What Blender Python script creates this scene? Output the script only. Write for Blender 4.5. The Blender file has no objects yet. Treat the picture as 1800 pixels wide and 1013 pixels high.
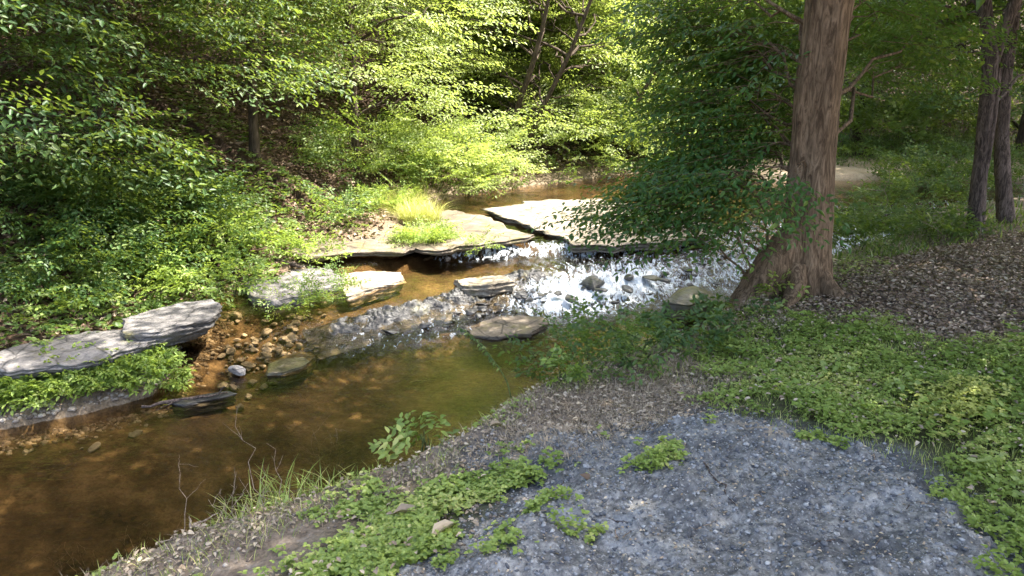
import bpy, math, random
import numpy as np
from mathutils import Vector, Matrix
random.seed(7); rng = np.random.default_rng(11)
SC = bpy.context.scene; COL = SC.collection
# ------------------------------------------------------------ camera, sky, sun
CAMZ = 2.8; PITCH = math.radians(17); FPX = 1386.0
cam = bpy.data.cameras.new('camera'); camo = bpy.data.objects.new('camera', cam); COL.objects.link(camo)
camo.location = (0, 0, CAMZ); camo.rotation_euler = (math.pi/2 - PITCH, 0, 0)
cam.sensor_width = 36; cam.lens = 36*FPX/1800; cam.clip_start = 0.05; cam.clip_end = 2000
SC.camera = camo
SUN = Vector((0.95, 0.12, 0)).normalized(); ELEV = math.radians(60)
SUND = Vector((SUN.x*math.cos(ELEV), SUN.y*math.cos(ELEV), math.sin(ELEV)))
w = bpy.data.worlds.new('World'); SC.world = w; w.use_nodes = True
nt = w.node_tree; bg = nt.nodes['Background']; sky = nt.nodes.new('ShaderNodeTexSky')
sky.sky_type = 'NISHITA'; sky.sun_disc = False; sky.sun_elevation = ELEV; sky.sun_rotation = math.atan2(SUN.x, SUN.y)
sky.dust_density = 4.0; sky.ozone_density = .2; sky.air_density = .9
nt.links.new(sky.outputs[0], bg.inputs[0]); bg.inputs[1].default_value = 0.15
sl = bpy.data.lights.new('sun', 'SUN'); sl.energy = 3.8; sl.angle = math.radians(0.5); sl.color = (1, .95, .86)
so = bpy.data.objects.new('sun', sl); COL.objects.link(so); so.rotation_euler = SUND.to_track_quat('Z', 'Y').to_euler(); so.location = (5, 5, 30)
SC.view_settings.view_transform = 'Standard'; SC.view_settings.look = 'None'; SC.view_settings.gamma = 1
SC.view_settings.exposure = 2.65
SC.render.engine = 'CYCLES'; cy = SC.cycles
cy.max_bounces = 7; cy.diffuse_bounces = 3; cy.glossy_bounces = 3; cy.transmission_bounces = 4; cy.transparent_max_bounces = 12
cy.caustics_reflective = False; cy.caustics_refractive = False; cy.use_denoising = True
cy.sample_clamp_indirect = 6
# ------------------------------------------------------------ numeric helpers
CP, SP = math.cos(PITCH), math.sin(PITCH)
def ray(px, py):
    a = px-900; b = 506.5-py
    return np.array([a, FPX*CP+b*SP, -FPX*SP+b*CP])
def P(px, py, z):
    d = ray(px, py); t = (z-CAMZ)/d[2]; return (float(d[0]*t), float(d[1]*t), float(z))
def PD(px, py, y):
    d = ray(px, py); t = y/d[1]; return (float(d[0]*t), float(y), float(CAMZ+d[2]*t))
_tab = np.random.default_rng(3).random((256, 256))
def vnoise(x, y, seed=0):
    x = np.asarray(x, float)+seed*17.3; y = np.asarray(y, float)+seed*9.7
    xi = np.floor(x).astype(int); yi = np.floor(y).astype(int); fx = x-xi; fy = y-yi
    fx = fx*fx*(3-2*fx); fy = fy*fy*(3-2*fy)
    g = lambda i, j: _tab[(xi+i) % 256, (yi+j) % 256]
    return (g(0,0)*(1-fx)+g(1,0)*fx)*(1-fy)+(g(0,1)*(1-fx)+g(1,1)*fx)*fy
def fbm(x, y, s=1.0, o=4, seed=0):
    r = 0; a = .5
    for k in range(o):
        r = r+a*(vnoise(np.asarray(x)*s*2**k, np.asarray(y)*s*2**k, seed+k)-.5); a *= .55
    return r
def seglist(p, closed=False):
    p = np.array([q[:2] for q in p]); return (p, np.roll(p, -1, 0)) if closed else (p[:-1], p[1:])
def pdist(x, y, poly, closed=False, z=None):
    a, b = seglist(poly, closed); best = np.full(np.shape(x), 1e9); side = np.zeros(np.shape(x)); zz = np.zeros(np.shape(x))
    n = len(poly)
    for k in range(len(a)):
        dx, dy = b[k]-a[k]; L = dx*dx+dy*dy+1e-9
        t = np.clip(((x-a[k][0])*dx+(y-a[k][1])*dy)/L, 0, 1)
        ex = x-a[k][0]-t*dx; ey = y-a[k][1]-t*dy; d = np.hypot(ex, ey); m = d < best
        cr = dx*(y-a[k][1])-dy*(x-a[k][0])
        best = np.where(m, d, best); side = np.where(m, np.sign(cr), side)
        if z is not None: zz = np.where(m, z[k]*(1-t)+z[(k+1) % n]*t, zz)
    return best, side, zz
def inside(x, y, poly):
    a, b = seglist(poly, True); c = np.zeros(np.shape(x), bool)
    for k in range(len(a)):
        (x1, y1), (x2, y2) = a[k], b[k]
        if y1 == y2: continue
        c ^= ((y1 > y) != (y2 > y)) & (x < (x2-x1)*(y-y1)/(y2-y1)+x1)
    return c
def sdf(x, y, poly):
    d, _, _ = pdist(x, y, poly, True); return np.where(inside(x, y, poly), d, -d)
def sst(x, a, b):
    t = np.clip((np.asarray(x)-a)/(b-a), 0, 1); return t*t*(3-2*t)
# ------------------------------------------------------------ mesh helpers
def link(name, me, parent=None, loc=(0, 0, 0)):
    o = bpy.data.objects.new(name, me); COL.objects.link(o); o.location = loc
    if parent is not None: o.parent = parent
    return o
def tag(o, label=None, cat=None, group=None, kind=None):
    if label: o['label'] = label
    if cat: o['category'] = cat
    if group: o['group'] = group
    if kind: o['kind'] = kind
    return o
def thing(name, label, cat, loc, group=None):
    return tag(link(name, None, None, loc), label, cat, group)
def npmesh(name, V, Q, mat, smooth=False, attrs=None, tris=None):
    """V (n,3), Q (m,4) quads, tris (k,3)"""
    me = bpy.data.meshes.new(name); V = np.asarray(V, np.float32); me.vertices.add(len(V)); me.vertices.foreach_set('co', V.ravel())
    parts = []; tot = []
    if Q is not None and len(Q): parts.append(np.asarray(Q, np.int32).ravel()); tot += [4]*len(Q)
    if tris is not None and len(tris): parts.append(np.asarray(tris, np.int32).ravel()); tot += [3]*len(tris)
    idx = np.concatenate(parts); tot = np.array(tot, np.int32)
    me.loops.add(len(idx)); me.loops.foreach_set('vertex_index', idx)
    me.polygons.add(len(tot)); st = np.concatenate([[0], np.cumsum(tot)[:-1]]).astype(np.int32)
    me.polygons.foreach_set('loop_start', st); me.polygons.foreach_set('loop_total', tot)
    if smooth: me.polygons.foreach_set('use_smooth', np.ones(len(tot), bool))
    for k, v in (attrs or {}).items():
        at = me.attributes.new(k, 'FLOAT', 'POINT'); at.data.foreach_set('value', np.asarray(v, np.float32))
    me.materials.append(mat); me.update(); me.validate(); return me
class MB:
    def __init__(s): s.V = []; s.Q = []; s.T = []; s.n = 0
    def add(s, V, Q=None, T=None):
        if Q is not None and len(Q): s.Q.append(np.asarray(Q)+s.n)
        if T is not None and len(T): s.T.append(np.asarray(T)+s.n)
        s.V.append(np.asarray(V, float)); s.n += len(V)
    def tube(s, pts, rad, n=6, cap=False, bump=None):
        pts = np.asarray(pts, float); m = len(pts); rad = np.broadcast_to(rad, m)
        tan = np.gradient(pts, axis=0); tan /= np.linalg.norm(tan, axis=1)[:, None]+1e-9
        ref = np.array([1., 0, 0]) if abs(tan[0][0]) < .8 else np.array([0, 1., 0])
        R = []
        for t in tan:
            u = ref-t*np.dot(ref, t); u /= np.linalg.norm(u)+1e-9; ref = u; R.append((u, np.cross(t, u)))
        a = np.arange(n)*2*math.pi/n; V = np.zeros((m, n, 3))
        for i in range(m):
            r = rad[i]*(1 if bump is None else bump(i/(m-1), a))
            V[i] = pts[i]+(np.cos(a)*r)[:, None]*R[i][0]+(np.sin(a)*r)[:, None]*R[i][1]
        i, j = np.meshgrid(np.arange(m-1), np.arange(n), indexing='ij'); j2 = (j+1) % n
        Q = np.stack([i*n+j, i*n+j2, (i+1)*n+j2, (i+1)*n+j], -1).reshape(-1, 4)
        s.add(V.reshape(-1, 3), Q)
        if cap:
            c = np.array([pts[0], pts[-1]]); k = np.arange(n); k2 = (k+1) % n
            Vc = np.concatenate([V[0], c[:1], V[-1], c[1:]])
            T = np.concatenate([np.stack([k2, k, np.full(n, n)], -1), np.stack([k+n+1, k2+n+1, np.full(n, 2*n+1)], -1)])
            s.add(Vc, None, T)
    def mesh(s, name, mat, smooth=True, attrs=None):
        V = np.concatenate(s.V); Q = np.concatenate(s.Q) if s.Q else None; T = np.concatenate(s.T) if s.T else None
        return npmesh(name, V, Q, mat, smooth, attrs, T)
# ------------------------------------------------------------ materials
def newmat(name):
    m = bpy.data.materials.new(name); m.use_nodes = True; t = m.node_tree
    for n in list(t.nodes): t.nodes.remove(n)
    return m, t
class NT:
    def __init__(s, t): s.t = t; s.out = t.nodes.new('ShaderNodeOutputMaterial')
    def n(s, ty, **k):
        x = s.t.nodes.new(ty)
        for a, b in k.items():
            if hasattr(x, a): setattr(x, a, b)
        return x
    def l(s, a, b): s.t.links.new(a, b)
    def put(s, sock, v):
        if hasattr(v, 'links') or hasattr(v, 'is_output'): s.l(v, sock)
        else:
            if sock.type == 'RGBA' and len(v) == 3: v = (*v, 1)
            sock.default_value = v
    def noise(s, scale, detail=4, rough=.55, vec=None, dist=0):
        x = s.n('ShaderNodeTexNoise'); x.inputs['Scale'].default_value = scale; x.inputs['Detail'].default_value = detail
        x.inputs['Roughness'].default_value = rough; x.inputs['Distortion'].default_value = dist
        if vec is not None: s.l(vec, x.inputs['Vector'])
        return x.outputs['Fac']
    def voro(s, scale, vec=None, out='Distance', feature='F1', rand=1):
        x = s.n('ShaderNodeTexVoronoi'); x.feature = feature; x.inputs['Scale'].default_value = scale; x.inputs['Randomness'].default_value = rand
        if vec is not None: s.l(vec, x.inputs['Vector'])
        return x.outputs[out]
    def ramp(s, fac, stops):
        x = s.n('ShaderNodeValToRGB'); e = x.color_ramp.elements
        while len(e) < len(stops): e.new(.5)
        for k, (p, c) in enumerate(stops):
            e[k].position = p; e[k].color = (*c, 1) if not isinstance(c, (int, float)) else (c, c, c, 1)
        s.l(fac, x.inputs[0]); return x.outputs[0]
    def mix(s, fac, a, b, mode='MIX'):
        x = s.n('ShaderNodeMix'); x.data_type = 'RGBA'; x.blend_type = mode
        s.put(x.inputs['Factor'], fac); s.put(x.inputs['A'], a); s.put(x.inputs['B'], b)
        for k in (0,): pass
        return [o for o in x.outputs if o.type == 'RGBA'][0]
    def math(s, op, a, b=0.0):
        x = s.n('ShaderNodeMath'); x.operation = op; s.put(x.inputs[0], a); s.put(x.inputs[1], b); return x.outputs[0]
    def attr(s, nm): x = s.n('ShaderNodeAttribute'); x.attribute_name = nm; return x.outputs['Fac']
    def pos(s, sc=(1, 1, 1), rot=0):
        g = s.n('ShaderNodeNewGeometry'); m = s.n('ShaderNodeMapping'); m.inputs['Scale'].default_value = sc; m.inputs['Rotation'].default_value = (0, 0, rot)
        s.l(g.outputs['Position'], m.inputs[0]); return m.outputs[0]
    def bump(s, h, strength=.5, dist=.02, nrm=None):
        b = s.n('ShaderNodeBump'); b.inputs['Strength'].default_value = strength; b.inputs['Distance'].default_value = dist; s.l(h, b.inputs['Height'])
        if nrm is not None: s.l(nrm, b.inputs['Normal'])
        return b.outputs[0]
    def prin(s, col, rough=.7, nrm=None, spec=.3):
        p = s.n('ShaderNodeBsdfPrincipled'); s.put(p.inputs['Base Color'], col); s.put(p.inputs['Roughness'], rough); s.put(p.inputs['Specular IOR Level'], spec)
        if nrm is not None: s.l(nrm, p.inputs['Normal'])
        return p.outputs[0]
def mixsh(t, fac, a, b):
    x = t.n('ShaderNodeMixShader'); t.put(x.inputs[0], fac); t.l(a, x.inputs[1]); t.l(b, x.inputs[2]); return x.outputs[0]
def leafmat(name, c1, c2, c3=None, trans=.42, rough=.42, spec=.35):
    m, tr = newmat(name); t = NT(tr); r = t.attr('rnd')
    c3 = c3 or c2
    col = t.ramp(r, [(0, c1), (.6, c2), (.93, c3), (1, c3)])
    p = t.prin(col, rough, None, spec)
    tl = t.n('ShaderNodeBsdfTranslucent'); tc = t.mix(.5, col, (.34, .42, .05)); t.l(t.mix(1.0, tc, (1.25, 1.25, 1.0), 'MULTIPLY'), tl.inputs[0])
    t.l(mixsh(t, trans, p, tl.outputs[0]), t.out.inputs[0]); return m
M = {}
M['leaf_maple'] = leafmat('leaf_maple', (.028, .066, .017), (.075, .135, .034), (.30, .34, .13), trans=.38, spec=.4, rough=.46)  # pale last tone imitates sun on leaf tops, dark first tone the shade inside
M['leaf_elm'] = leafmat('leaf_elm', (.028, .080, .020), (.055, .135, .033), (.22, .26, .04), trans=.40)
M['leaf_light'] = leafmat('leaf_light', (.18, .245, .07), (.29, .35, .13), (.46, .48, .27), trans=.5)  # leaf tones brightened in place of sunlight on the far centre foliage
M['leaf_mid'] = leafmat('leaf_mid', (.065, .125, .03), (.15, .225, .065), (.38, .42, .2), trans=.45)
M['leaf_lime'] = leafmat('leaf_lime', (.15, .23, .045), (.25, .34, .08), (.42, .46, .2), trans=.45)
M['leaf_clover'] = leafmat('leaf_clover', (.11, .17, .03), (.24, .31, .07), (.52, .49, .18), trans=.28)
M['leaf_dark'] = leafmat('leaf_dark', (.020, .054, .014), (.050, .105, .026), (.25, .31, .11), trans=.34, spec=.4, rough=.46)  # darkened to imitate shaded gaps, with a pale tone painted for lit leaves
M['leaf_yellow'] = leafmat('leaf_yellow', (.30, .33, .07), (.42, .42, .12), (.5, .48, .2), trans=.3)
M['dry'] = leafmat('dry', (.20, .145, .10), (.33, .26, .19), (.5, .41, .3), trans=.1, rough=.8)
M['deadleaf'] = leafmat('deadleaf', (.10, .06, .04), (.22, .15, .105), (.42, .32, .24), trans=.08, rough=.8)
def barkmat(name, dark, light, sc=1.0):
    m, tr = newmat(name); t = NT(tr); tc = t.n('ShaderNodeTexCoord').outputs['Object']
    mp = t.n('ShaderNodeMapping'); mp.inputs['Scale'].default_value = (26*sc, 26*sc, 4.5*sc); t.l(tc, mp.inputs[0])
    n1 = t.noise(1, 9, .7, mp.outputs[0], 1.6); n2 = t.noise(3.0*sc, 4, .6, tc)
    col = t.ramp(n1, [(.36, tuple(c*.5 for c in dark)), (.45, dark), (.58, light), (.75, tuple(min(1, c*1.35) for c in light))])
    col = t.mix(t.ramp(n2, [(.4, 0), (.7, .55)]), col, tuple(c*.62 for c in dark))
    t.l(t.prin(col, .9, t.bump(n1, .8, .014), .15), t.out.inputs[0]); return m
M['bark'] = barkmat('bark', (.105, .068, .040), (.235, .160, .100))
M['bark_dark'] = barkmat('bark_dark', (.06, .045, .038), (.17, .13, .11), 1.3)
M['bark_far'] = barkmat('bark_far', (.05, .038, .028), (.12, .09, .07), .8)
M['stem'] = barkmat('stem', (.06, .08, .03), (.14, .17, .06), 2)
M['drystem'] = barkmat('drystem', (.2, .15, .11), (.42, .34, .27), 3)
def rockmat(name, base, light, moss=0., rough=.75, wet=False):
    m, tr = newmat(name); t = NT(tr); g = t.pos(); st = t.pos((3, 3, 26))
    n1 = t.noise(5, 7, .65, g, .4); n2 = t.noise(40, 4, .6, g); n3 = t.noise(1.6, 3, .5, g); s = t.noise(1.5, 5, .6, st)
    col = t.ramp(n1, [(.3, base), (.65, light)]); col = t.mix(t.ramp(n2, [(.35, .45), (.6, 0)]), col, tuple(c*.45 for c in base))
    col = t.mix(t.ramp(s, [(.35, .4), (.5, 0)]), col, tuple(c*.4 for c in base))
    col = t.mix(t.ramp(n3, [(.38, .5), (.55, 0)]), col, tuple(c*.55 for c in base)); vc = t.voro(2.3, t.pos((1, 1, 3)), 'Distance', 'DISTANCE_TO_EDGE'); col = t.mix(t.ramp(vc, [(.0, .8), (.03, 0)]), col, tuple(c*.2 for c in base))
    if moss: col = t.mix(t.ramp(t.noise(3.2, 5, .7, g), [(.62-moss*.3, 0), (.75-moss*.2, .85)]), col, (.11, .10, .03))
    h = t.math('ADD', t.math('MULTIPLY', n1, .7), t.math('MULTIPLY', n2, .3))
    t.l(t.prin(col, .35 if wet else rough, t.bump(t.math('ADD', h, t.math('MULTIPLY', s, .8)), .8, .03), .5 if wet else .3), t.out.inputs[0]); return m
M['rock'] = rockmat('rock', (.12, .095, .07), (.25, .205, .155), .35)
M['rock_grey'] = rockmat('rock_grey', (.12, .112, .108), (.27, .25, .235), .1)
M['rock_pale'] = rockmat('rock_pale', (.26, .215, .16), (.42, .36, .28), .2)
M['rock_wet'] = rockmat('rock_wet', (.028, .028, .029), (.095, .088, .080), .2, wet=True)
M['rock_moss'] = rockmat('rock_moss', (.07, .06, .03), (.16, .125, .07), .6, wet=True)
M['cobble'] = rockmat('cobble', (.22, .195, .175), (.50, .46, .42), 0)
# ------------------------------------------------------------ layout lines (world metres, traced at their own heights)
lip_px = [(-600, 1500, .65), (60, 1075, .75), (330, 955, .85), (560, 885, .92), (740, 815, .97), (850, 757, 1.0), (945, 695, 1.0), (1060, 655, .98), (1180, 618, .95),
          (1285, 560, .95), (1400, 500, .92), (1480, 452, .80), (1560, 425, .72), (1610, 395, .65), (1660, 370, .6), (1800, 352, .6), (2300, 345, .6)]
LIP = [P(*q) for q in lip_px]; LIPZ = [q[2] for q in lip_px]
sh_px = [(-1400, 1010, .03), (-500, 830, .03), (0, 750, .03), (150, 722, .03), (270, 690, .03), (320, 640, .03), (385, 580, .05), (440, 560, .08), (500, 545, .12), (560, 500, .18), (590, 470, .22), (680, 452, .26),
         (740, 430, .3), (740, 372, .34), (800, 348, .35), (960, 326, .36), (1140, 303, .38), (1300, 305, .38), (1345, 318, .38), (1560, 318, .38), (1800, 318, .38), (2300, 318, .38)]
SHO = [P(*q) for q in sh_px]
# water surface level
def wlevel(x, y):
    # line of the rapids crest, traced from the picture at their height; s>0 upstream
    x = np.asarray(x, float); y = np.asarray(y, float)
    d, s, _ = pdist(x, y, RAP); r = d*s
    lo = .26*sst(r, -.75, .35)
    d2, s2, _ = pdist(x, y, RAP2); r2 = d2*s2
    return lo+.12*sst(r2, -.25, .12)
RAP = [P(380, 620, 0), P(560, 598, 0), P(700, 572, .05), P(850, 525, .1), P(960, 500, .15), P(1080, 475, .2), P(1200, 455, .25), P(1330, 430, .25), P(1500, 395, .25), P(1900, 370, .25)]
RAP2 = [P(600, 470, .26), P(800, 452, .26), P(930, 438, .3), P(1020, 440, .3), P(1150, 436, .3), P(1300, 405, .3), P(1500, 370, .3), P(2000, 350, .3)]
def terrain(x, y, fine=True):
    x = np.asarray(x, float); y = np.asarray(y, float)
    d, s, lz = pdist(x, y, LIP, z=LIPZ); dr = -d*s        # >0 on the near (right) bank
    d2, s2, sz = pdist(x, y, SHO, z=[q[2] for q in sh_px]); dl = d2*s2         # >0 on the far (left) bank
    wl = wlevel(x, y)
    bed = wl-.07-.25*sst(-dl, 0, 1.6)*(1-sst(wl, .05, .2)*.6)+fbm(x, y, .9, 4, 5)*.16
    bed = np.maximum(bed, -.42)
    bx_, by_, _q = P(440, 622, 0); bar = np.exp(-(((x-bx_)*.8+(y-by_)*.45)/.75)**2-(((y-by_)*.8-(x-bx_)*.3)/.55)**2); bed = bed*(1-bar*.85)+bar*(.0+fbm(x, y, 4, 4, 15)*.07)
    # near bank
    near = lz+.16*sst(dr, 0, 1.2)+.05*np.maximum(dr-1.2, 0)+fbm(x, y, .8, 4, 2)*.10+.05*np.exp(-(dr/.3)**2)
    steep = lz+dr*1.35+fbm(x, y, 1.7, 3, 8)*.22
    zr = np.where(dr > 0, near, np.maximum(bed, np.minimum(near, steep)))
    # far bank
    rise = sz+.02+.16*dl+.20*sst(dl, .0, .35)*.5
    hill = rise+.42*np.maximum(dl-1.2, 0)*(1+.0*x)+.25*fbm(x, y, .5, 4, 9)*sst(dl, .5, 2.5)
    hill = np.where(dl > 11, hill*0+rise+.42*(9.8)+.15*(dl-11), hill)
    # the far right corner: flat sand bar and meadow before the slope
    flat = sst(x, 3.0, 5.5)*sst(y, 11, 13)
    hill2 = sz+.10+.05*dl+.33*np.maximum(dl-5.0, 0)+.2*fbm(x, y, .5, 4, 9)*sst(dl, .5, 2.5)
    hill = hill*(1-flat)+np.minimum(hill2, sz+5)*flat
    zl = np.where(dl > 0, hill, bed)
    z = np.maximum(zr, np.where(dl > 0, zl, -9))
    z = np.where((dr <= 0) & (dl <= 0), np.maximum(bed, zr), z)
    back = np.maximum(dr-7, 0); z = z+np.where(dr > 7, .12*np.minimum(back, 30), 0)
    if fine: z = z+fbm(x, y, 6, 3, 3)*.02+np.where((dr > 0), fbm(x, y, 14, 2, 4)*.018, 0)
    return z
def gz(x, y): return float(terrain(np.array([x]), np.array([y]))[0])
def axis(a, b, step, lo, hi):
    c = list(np.arange(a, b, step)); v = b; s = step
    while v < hi: s *= 1.12; v += s; c.append(v)
    v = a; s = step; pre = []
    while v > lo: s *= 1.12; v -= s; pre.append(v)
    return np.array(pre[::-1]+c)
XS = axis(-6.5, 6, .035, -120, 120); YS = axis(1.2, 14, .035, -30, 160)
gx, gy = np.meshgrid(XS, YS); gzv = terrain(gx, gy)
def gridq(nx, ny):
    i, j = np.meshgrid(np.arange(nx-1), np.arange(ny-1)); k = (j*nx+i).ravel(); return np.stack([k, k+1, k+nx+1, k+nx], -1)
# region outlines on the near bank
PZ = 1.12
def poly(pts, z=PZ): return [P(a, b, z) for a, b in pts]
ASH = poly([(840, 765), (930, 742), (1060, 745), (1180, 722), (1290, 735), (1390, 768), (1480, 795), (1580, 808), (1600, 850), (1640, 905), (1700, 960), (1740, 1013), (1900, 1200), (1500, 1500), (700, 1500), (480, 1130), (690, 1010), (800, 950), (900, 905), (930, 850), (900, 800)])
LIT = poly([(1290, 520), (1440, 455), (1600, 410), (1700, 385), (2300, 330), (2400, 560), (1800, 570), (1660, 600), (1560, 548), (1400, 525)])
DRY = poly([(840, 760), (930, 705), (1060, 655), (1180, 615), (1330, 600), (1330, 640), (1230, 660), (1250, 720), (1130, 745), (1000, 755)])
CLO = poly([(1280, 540), (1400, 530), (1560, 560), (1650, 600), (1900, 560), (2600, 700), (2600, 1500), (1900, 1500), (1720, 1013), (1640, 930), (1590, 810), (1450, 790), (1300, 735), (1230, 680), (1240, 630)])
CLO2 = poly([(640, 870), (740, 830), (850, 790), (930, 850), (880, 910), (780, 960), (660, 1050), (440, 1080), (500, 960)])
fl = lambda a: a.ravel()
dl_, sl_, _ = pdist(gx, gy, SHO); far = fl(sst(dl_*sl_, -.05, .15)); dlf = fl(dl_*sl_)
dn_, sn_, _ = pdist(gx, gy, LIP); near = fl(sst(-dn_*sn_, -.75, -.35))
lit = fl(sst(sdf(gx, gy, LIT), -.35, .15)); ashm = fl(sst(sdf(gx, gy, ASH), -.25, .1)); grs = fl(sst(np.maximum(sdf(gx, gy, CLO), sdf(gx, gy, CLO2)), -.2, .2))
sand = fl(sst(gx, 3.2, 4.2)*sst(gy, 11, 12.5))*sst(dlf, -.1, .05)*(1-sst(dlf, 1.4, 2.0))
m, tr = newmat('ground_soil'); t = NT(tr); g = t.pos()
nA = t.noise(2.2, 6, .6, g); nB = t.noise(14, 6, .65, g, .6); nC = t.noise(60, 3, .6, g); vo = t.voro(26, g); vo2 = t.voro(9, g)
pebble = t.voro(30, g, 'Color'); pebr = t.n('ShaderNodeSeparateColor'); t.l(pebble, pebr.inputs[0])
bedc = t.ramp(nA, [(.36, (.026, .018, .011)), (.48, (.075, .052, .030)), (.62, (.19, .135, .078))])
bedc = t.mix(t.ramp(pebr.outputs[0], [(.3, .0), (.95, .55)]), bedc, (.10, .065, .035)); bedc = t.mix(t.ramp(nB, [(.35, .6), (.5, 0)]), bedc, (.055, .036, .02))
farc = t.ramp(nB, [(.3, (.03, .018, .012)), (.55, (.07, .044, .028)), (.75, (.16, .10, .062))])
shore = t.ramp(nB, [(.3, (.13, .095, .06)), (.6, (.30, .23, .16)), (.8, (.42, .35, .27))])
dirt = t.ramp(nB, [(.3, (.085, .062, .042)), (.55, (.20, .155, .115)), (.78, (.27, .23, .19))])
litc = t.ramp(nB, [(.3, (.07, .05, .04)), (.55, (.17, .125, .10)), (.78, (.32, .25, .21))])
ashc = t.ramp(nB, [(.3, (.03, .035, .045)), (.6, (.11, .12, .14)), (.8, (.2, .21, .23))])
grc = t.ramp(nB, [(.35, (.04, .035, .02)), (.6, (.075, .085, .03)), (.8, (.13, .12, .06))])
sandc = t.ramp(nA, [(.3, (.34, .25, .16)), (.7, (.5, .40, .28))])
c = t.mix(t.attr('far'), bedc, farc); c = t.mix(t.attr('shore'), c, shore); c = t.mix(t.attr('near'), c, dirt)
c = t.mix(t.attr('grs'), c, grc); c = t.mix(t.attr('lit'), c, litc); c = t.mix(t.attr('ash'), c, ashc); c = t.mix(t.attr('sand'), c, sandc)
c = t.mix(t.ramp(nC, [(.35, .35), (.55, 0)]), c, (.02, .016, .012))
hh = t.math('ADD', t.math('MULTIPLY', nB, .6), t.math('MULTIPLY', nC, .25)); hh = t.math('ADD', hh, t.math('MULTIPLY', vo, .35))
t.l(t.prin(c, .85, t.bump(hh, .9, .03), .2), t.out.inputs[0]); M['ground'] = m
shorem = sst(dlf, -.25, .02)*(1-sst(dlf, .35, .9))*(fl(sst(gx, -20, -1.2))*0+1)
me = npmesh('ground', np.stack([fl(gx), fl(gy), fl(gzv)], -1), gridq(len(XS), len(YS)), M['ground'], True,
            dict(far=far, near=near, lit=lit, ash=ashm, grs=grs, sand=sand, shore=shorem*.8))
tag(link('ground', me), 'brown stream banks and bed of the creek valley', kind='structure')
# ------------------------------------------------------------ ash / slag gravel patch on the near bank
s = .012; ax = np.arange(-1.7, 4.2, s); ay = np.arange(1.0, 5.6, s); X, Y = np.meshgrid(ax, ay)
sd = sdf(X, Y, ASH)+fbm(X, Y, 2.6, 5, 21)*.55
lump = fbm(X, Y, 4, 6, 31)*.11+np.abs(fbm(X, Y, 22, 3, 41))*.045+np.abs(fbm(X, Y, 45, 2, 47))*.03+np.clip(fbm(X, Y, 9, 3, 53), 0, 1)*.06
def ashz(X, Y):
    sd = sdf(X, Y, ASH)+fbm(X, Y, 2.6, 5, 21)*.55; lump = fbm(X, Y, 4, 6, 31)*.11+np.abs(fbm(X, Y, 22, 3, 41))*.045+np.abs(fbm(X, Y, 45, 2, 47))*.03+np.clip(fbm(X, Y, 9, 3, 53), 0, 1)*.06
    return terrain(X, Y)+np.clip(sd*.25, -.08, .045)+lump*np.clip(sd*6+.4, 0, 1)-.004
Z = ashz(X, Y)
keep = sd > -.15
qi = gridq(len(ax), len(ay)); kf = keep.ravel(); qi = qi[kf[qi].all(1)]
us, inv = np.unique(qi, return_inverse=True); V = np.stack([X.ravel(), Y.ravel(), Z.ravel()], -1)[us]
m, tr = newmat('slag'); t = NT(tr); g = t.pos((1, 1, .35))
n1 = t.noise(3.5, 6, .6, g, .5); n2 = t.noise(30, 6, .7, g, .3); n3 = t.noise(140, 3, .6, g); v = t.voro(150, g, 'Color'); vs = t.n('ShaderNodeSeparateColor'); t.l(v, vs.inputs[0])
c = t.ramp(n2, [(.30, (.032, .031, .030)), (.46, (.145, .140, .133)), (.66, (.34, .33, .31))])
c = t.mix(t.ramp(n1, [(.32, .8), (.55, 0)]), c, (.055, .058, .066)); c = t.mix(t.ramp(n1, [(.55, 0), (.72, .5)]), c, (.26, .28, .31))
c = t.mix(t.ramp(vs.outputs[0], [(.93, 0), (.96, .5)]), c, (.40, .40, .39))
tanm = t.n('ShaderNodeVectorMath'); tanm.operation = 'DISTANCE'; t.l(t.pos((1, 1, 0)), tanm.inputs[0]); tp = P(1345, 785, PZ); tanm.inputs[1].default_value = (tp[0], tp[1], 0)
tn = t.math('ADD', tanm.outputs['Value'], t.math('MULTIPLY', t.noise(7, 5, .6, g), .55)); c = t.mix(t.ramp(tn, [(.30, .9), (.42, 0)]), c, (.33, .27, .20))
t.l(t.prin(c, .85, t.bump(t.math('ADD', n2, t.math('MULTIPLY', n3, .5)), .9, .012), .25), t.out.inputs[0]); M['slag'] = m
tag(link('gravel_patch', npmesh('gravel_patch', V, inv.reshape(-1, 4), m, True)), 'bluish grey patch of crushed ash and gravel on the near bank', kind='structure')
# ------------------------------------------------------------ water
WX = axis(-5.5, 5, .03, -60, 60); WY = axis(3.0, 14, .03, -8, 60); wx, wy = np.meshgrid(WX, WY)
r1, s1, _ = pdist(wx, wy, RAP); rr = r1*s1; r2, s2, _ = pdist(wx, wy, RAP2); rr2 = r2*s2
pxw = wx/np.maximum(wy, .1)
# strength of the broken water along the rapid: strongest right of centre
ax_ = sst(wx, -2.6, -1.2)*.28+sst(wx, -.3, .5)*.72-sst(wx, 1.3, 2.1)*.42
foam = np.exp(-((rr+.30)/.50)**2)*ax_
foam2 = np.exp(-((rr2+.05)/.22)**2)*sst(wx, -1.2, -.6)*.75*(1-sst(wx, .9, 1.6)*.5)
turb = np.clip(np.exp(-((rr+.2)/.6)**2)*(.25*sst(wx, -3, -1.6)+.75*sst(wx, -.8, .5))+foam2, 0, 1)
wz = wlevel(wx, wy)+turb*(fbm(wx, wy, 5.0, 5, 51)*.20+np.abs(fbm(wx, wy, 13, 3, 61))*.13)+fbm(wx, wy, 3, 3, 71)*.006+fbm(wx*1.3, wy*2.6, 7, 3, 75)*.004
fo = np.clip(foam*(1+sst(wx, .2, .8)*.25)+foam2, 0, 1.15)
m, tr = newmat('creek_water'); t = NT(tr); g = t.pos((1, 2.1, 1), .35); g1 = t.pos()
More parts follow.
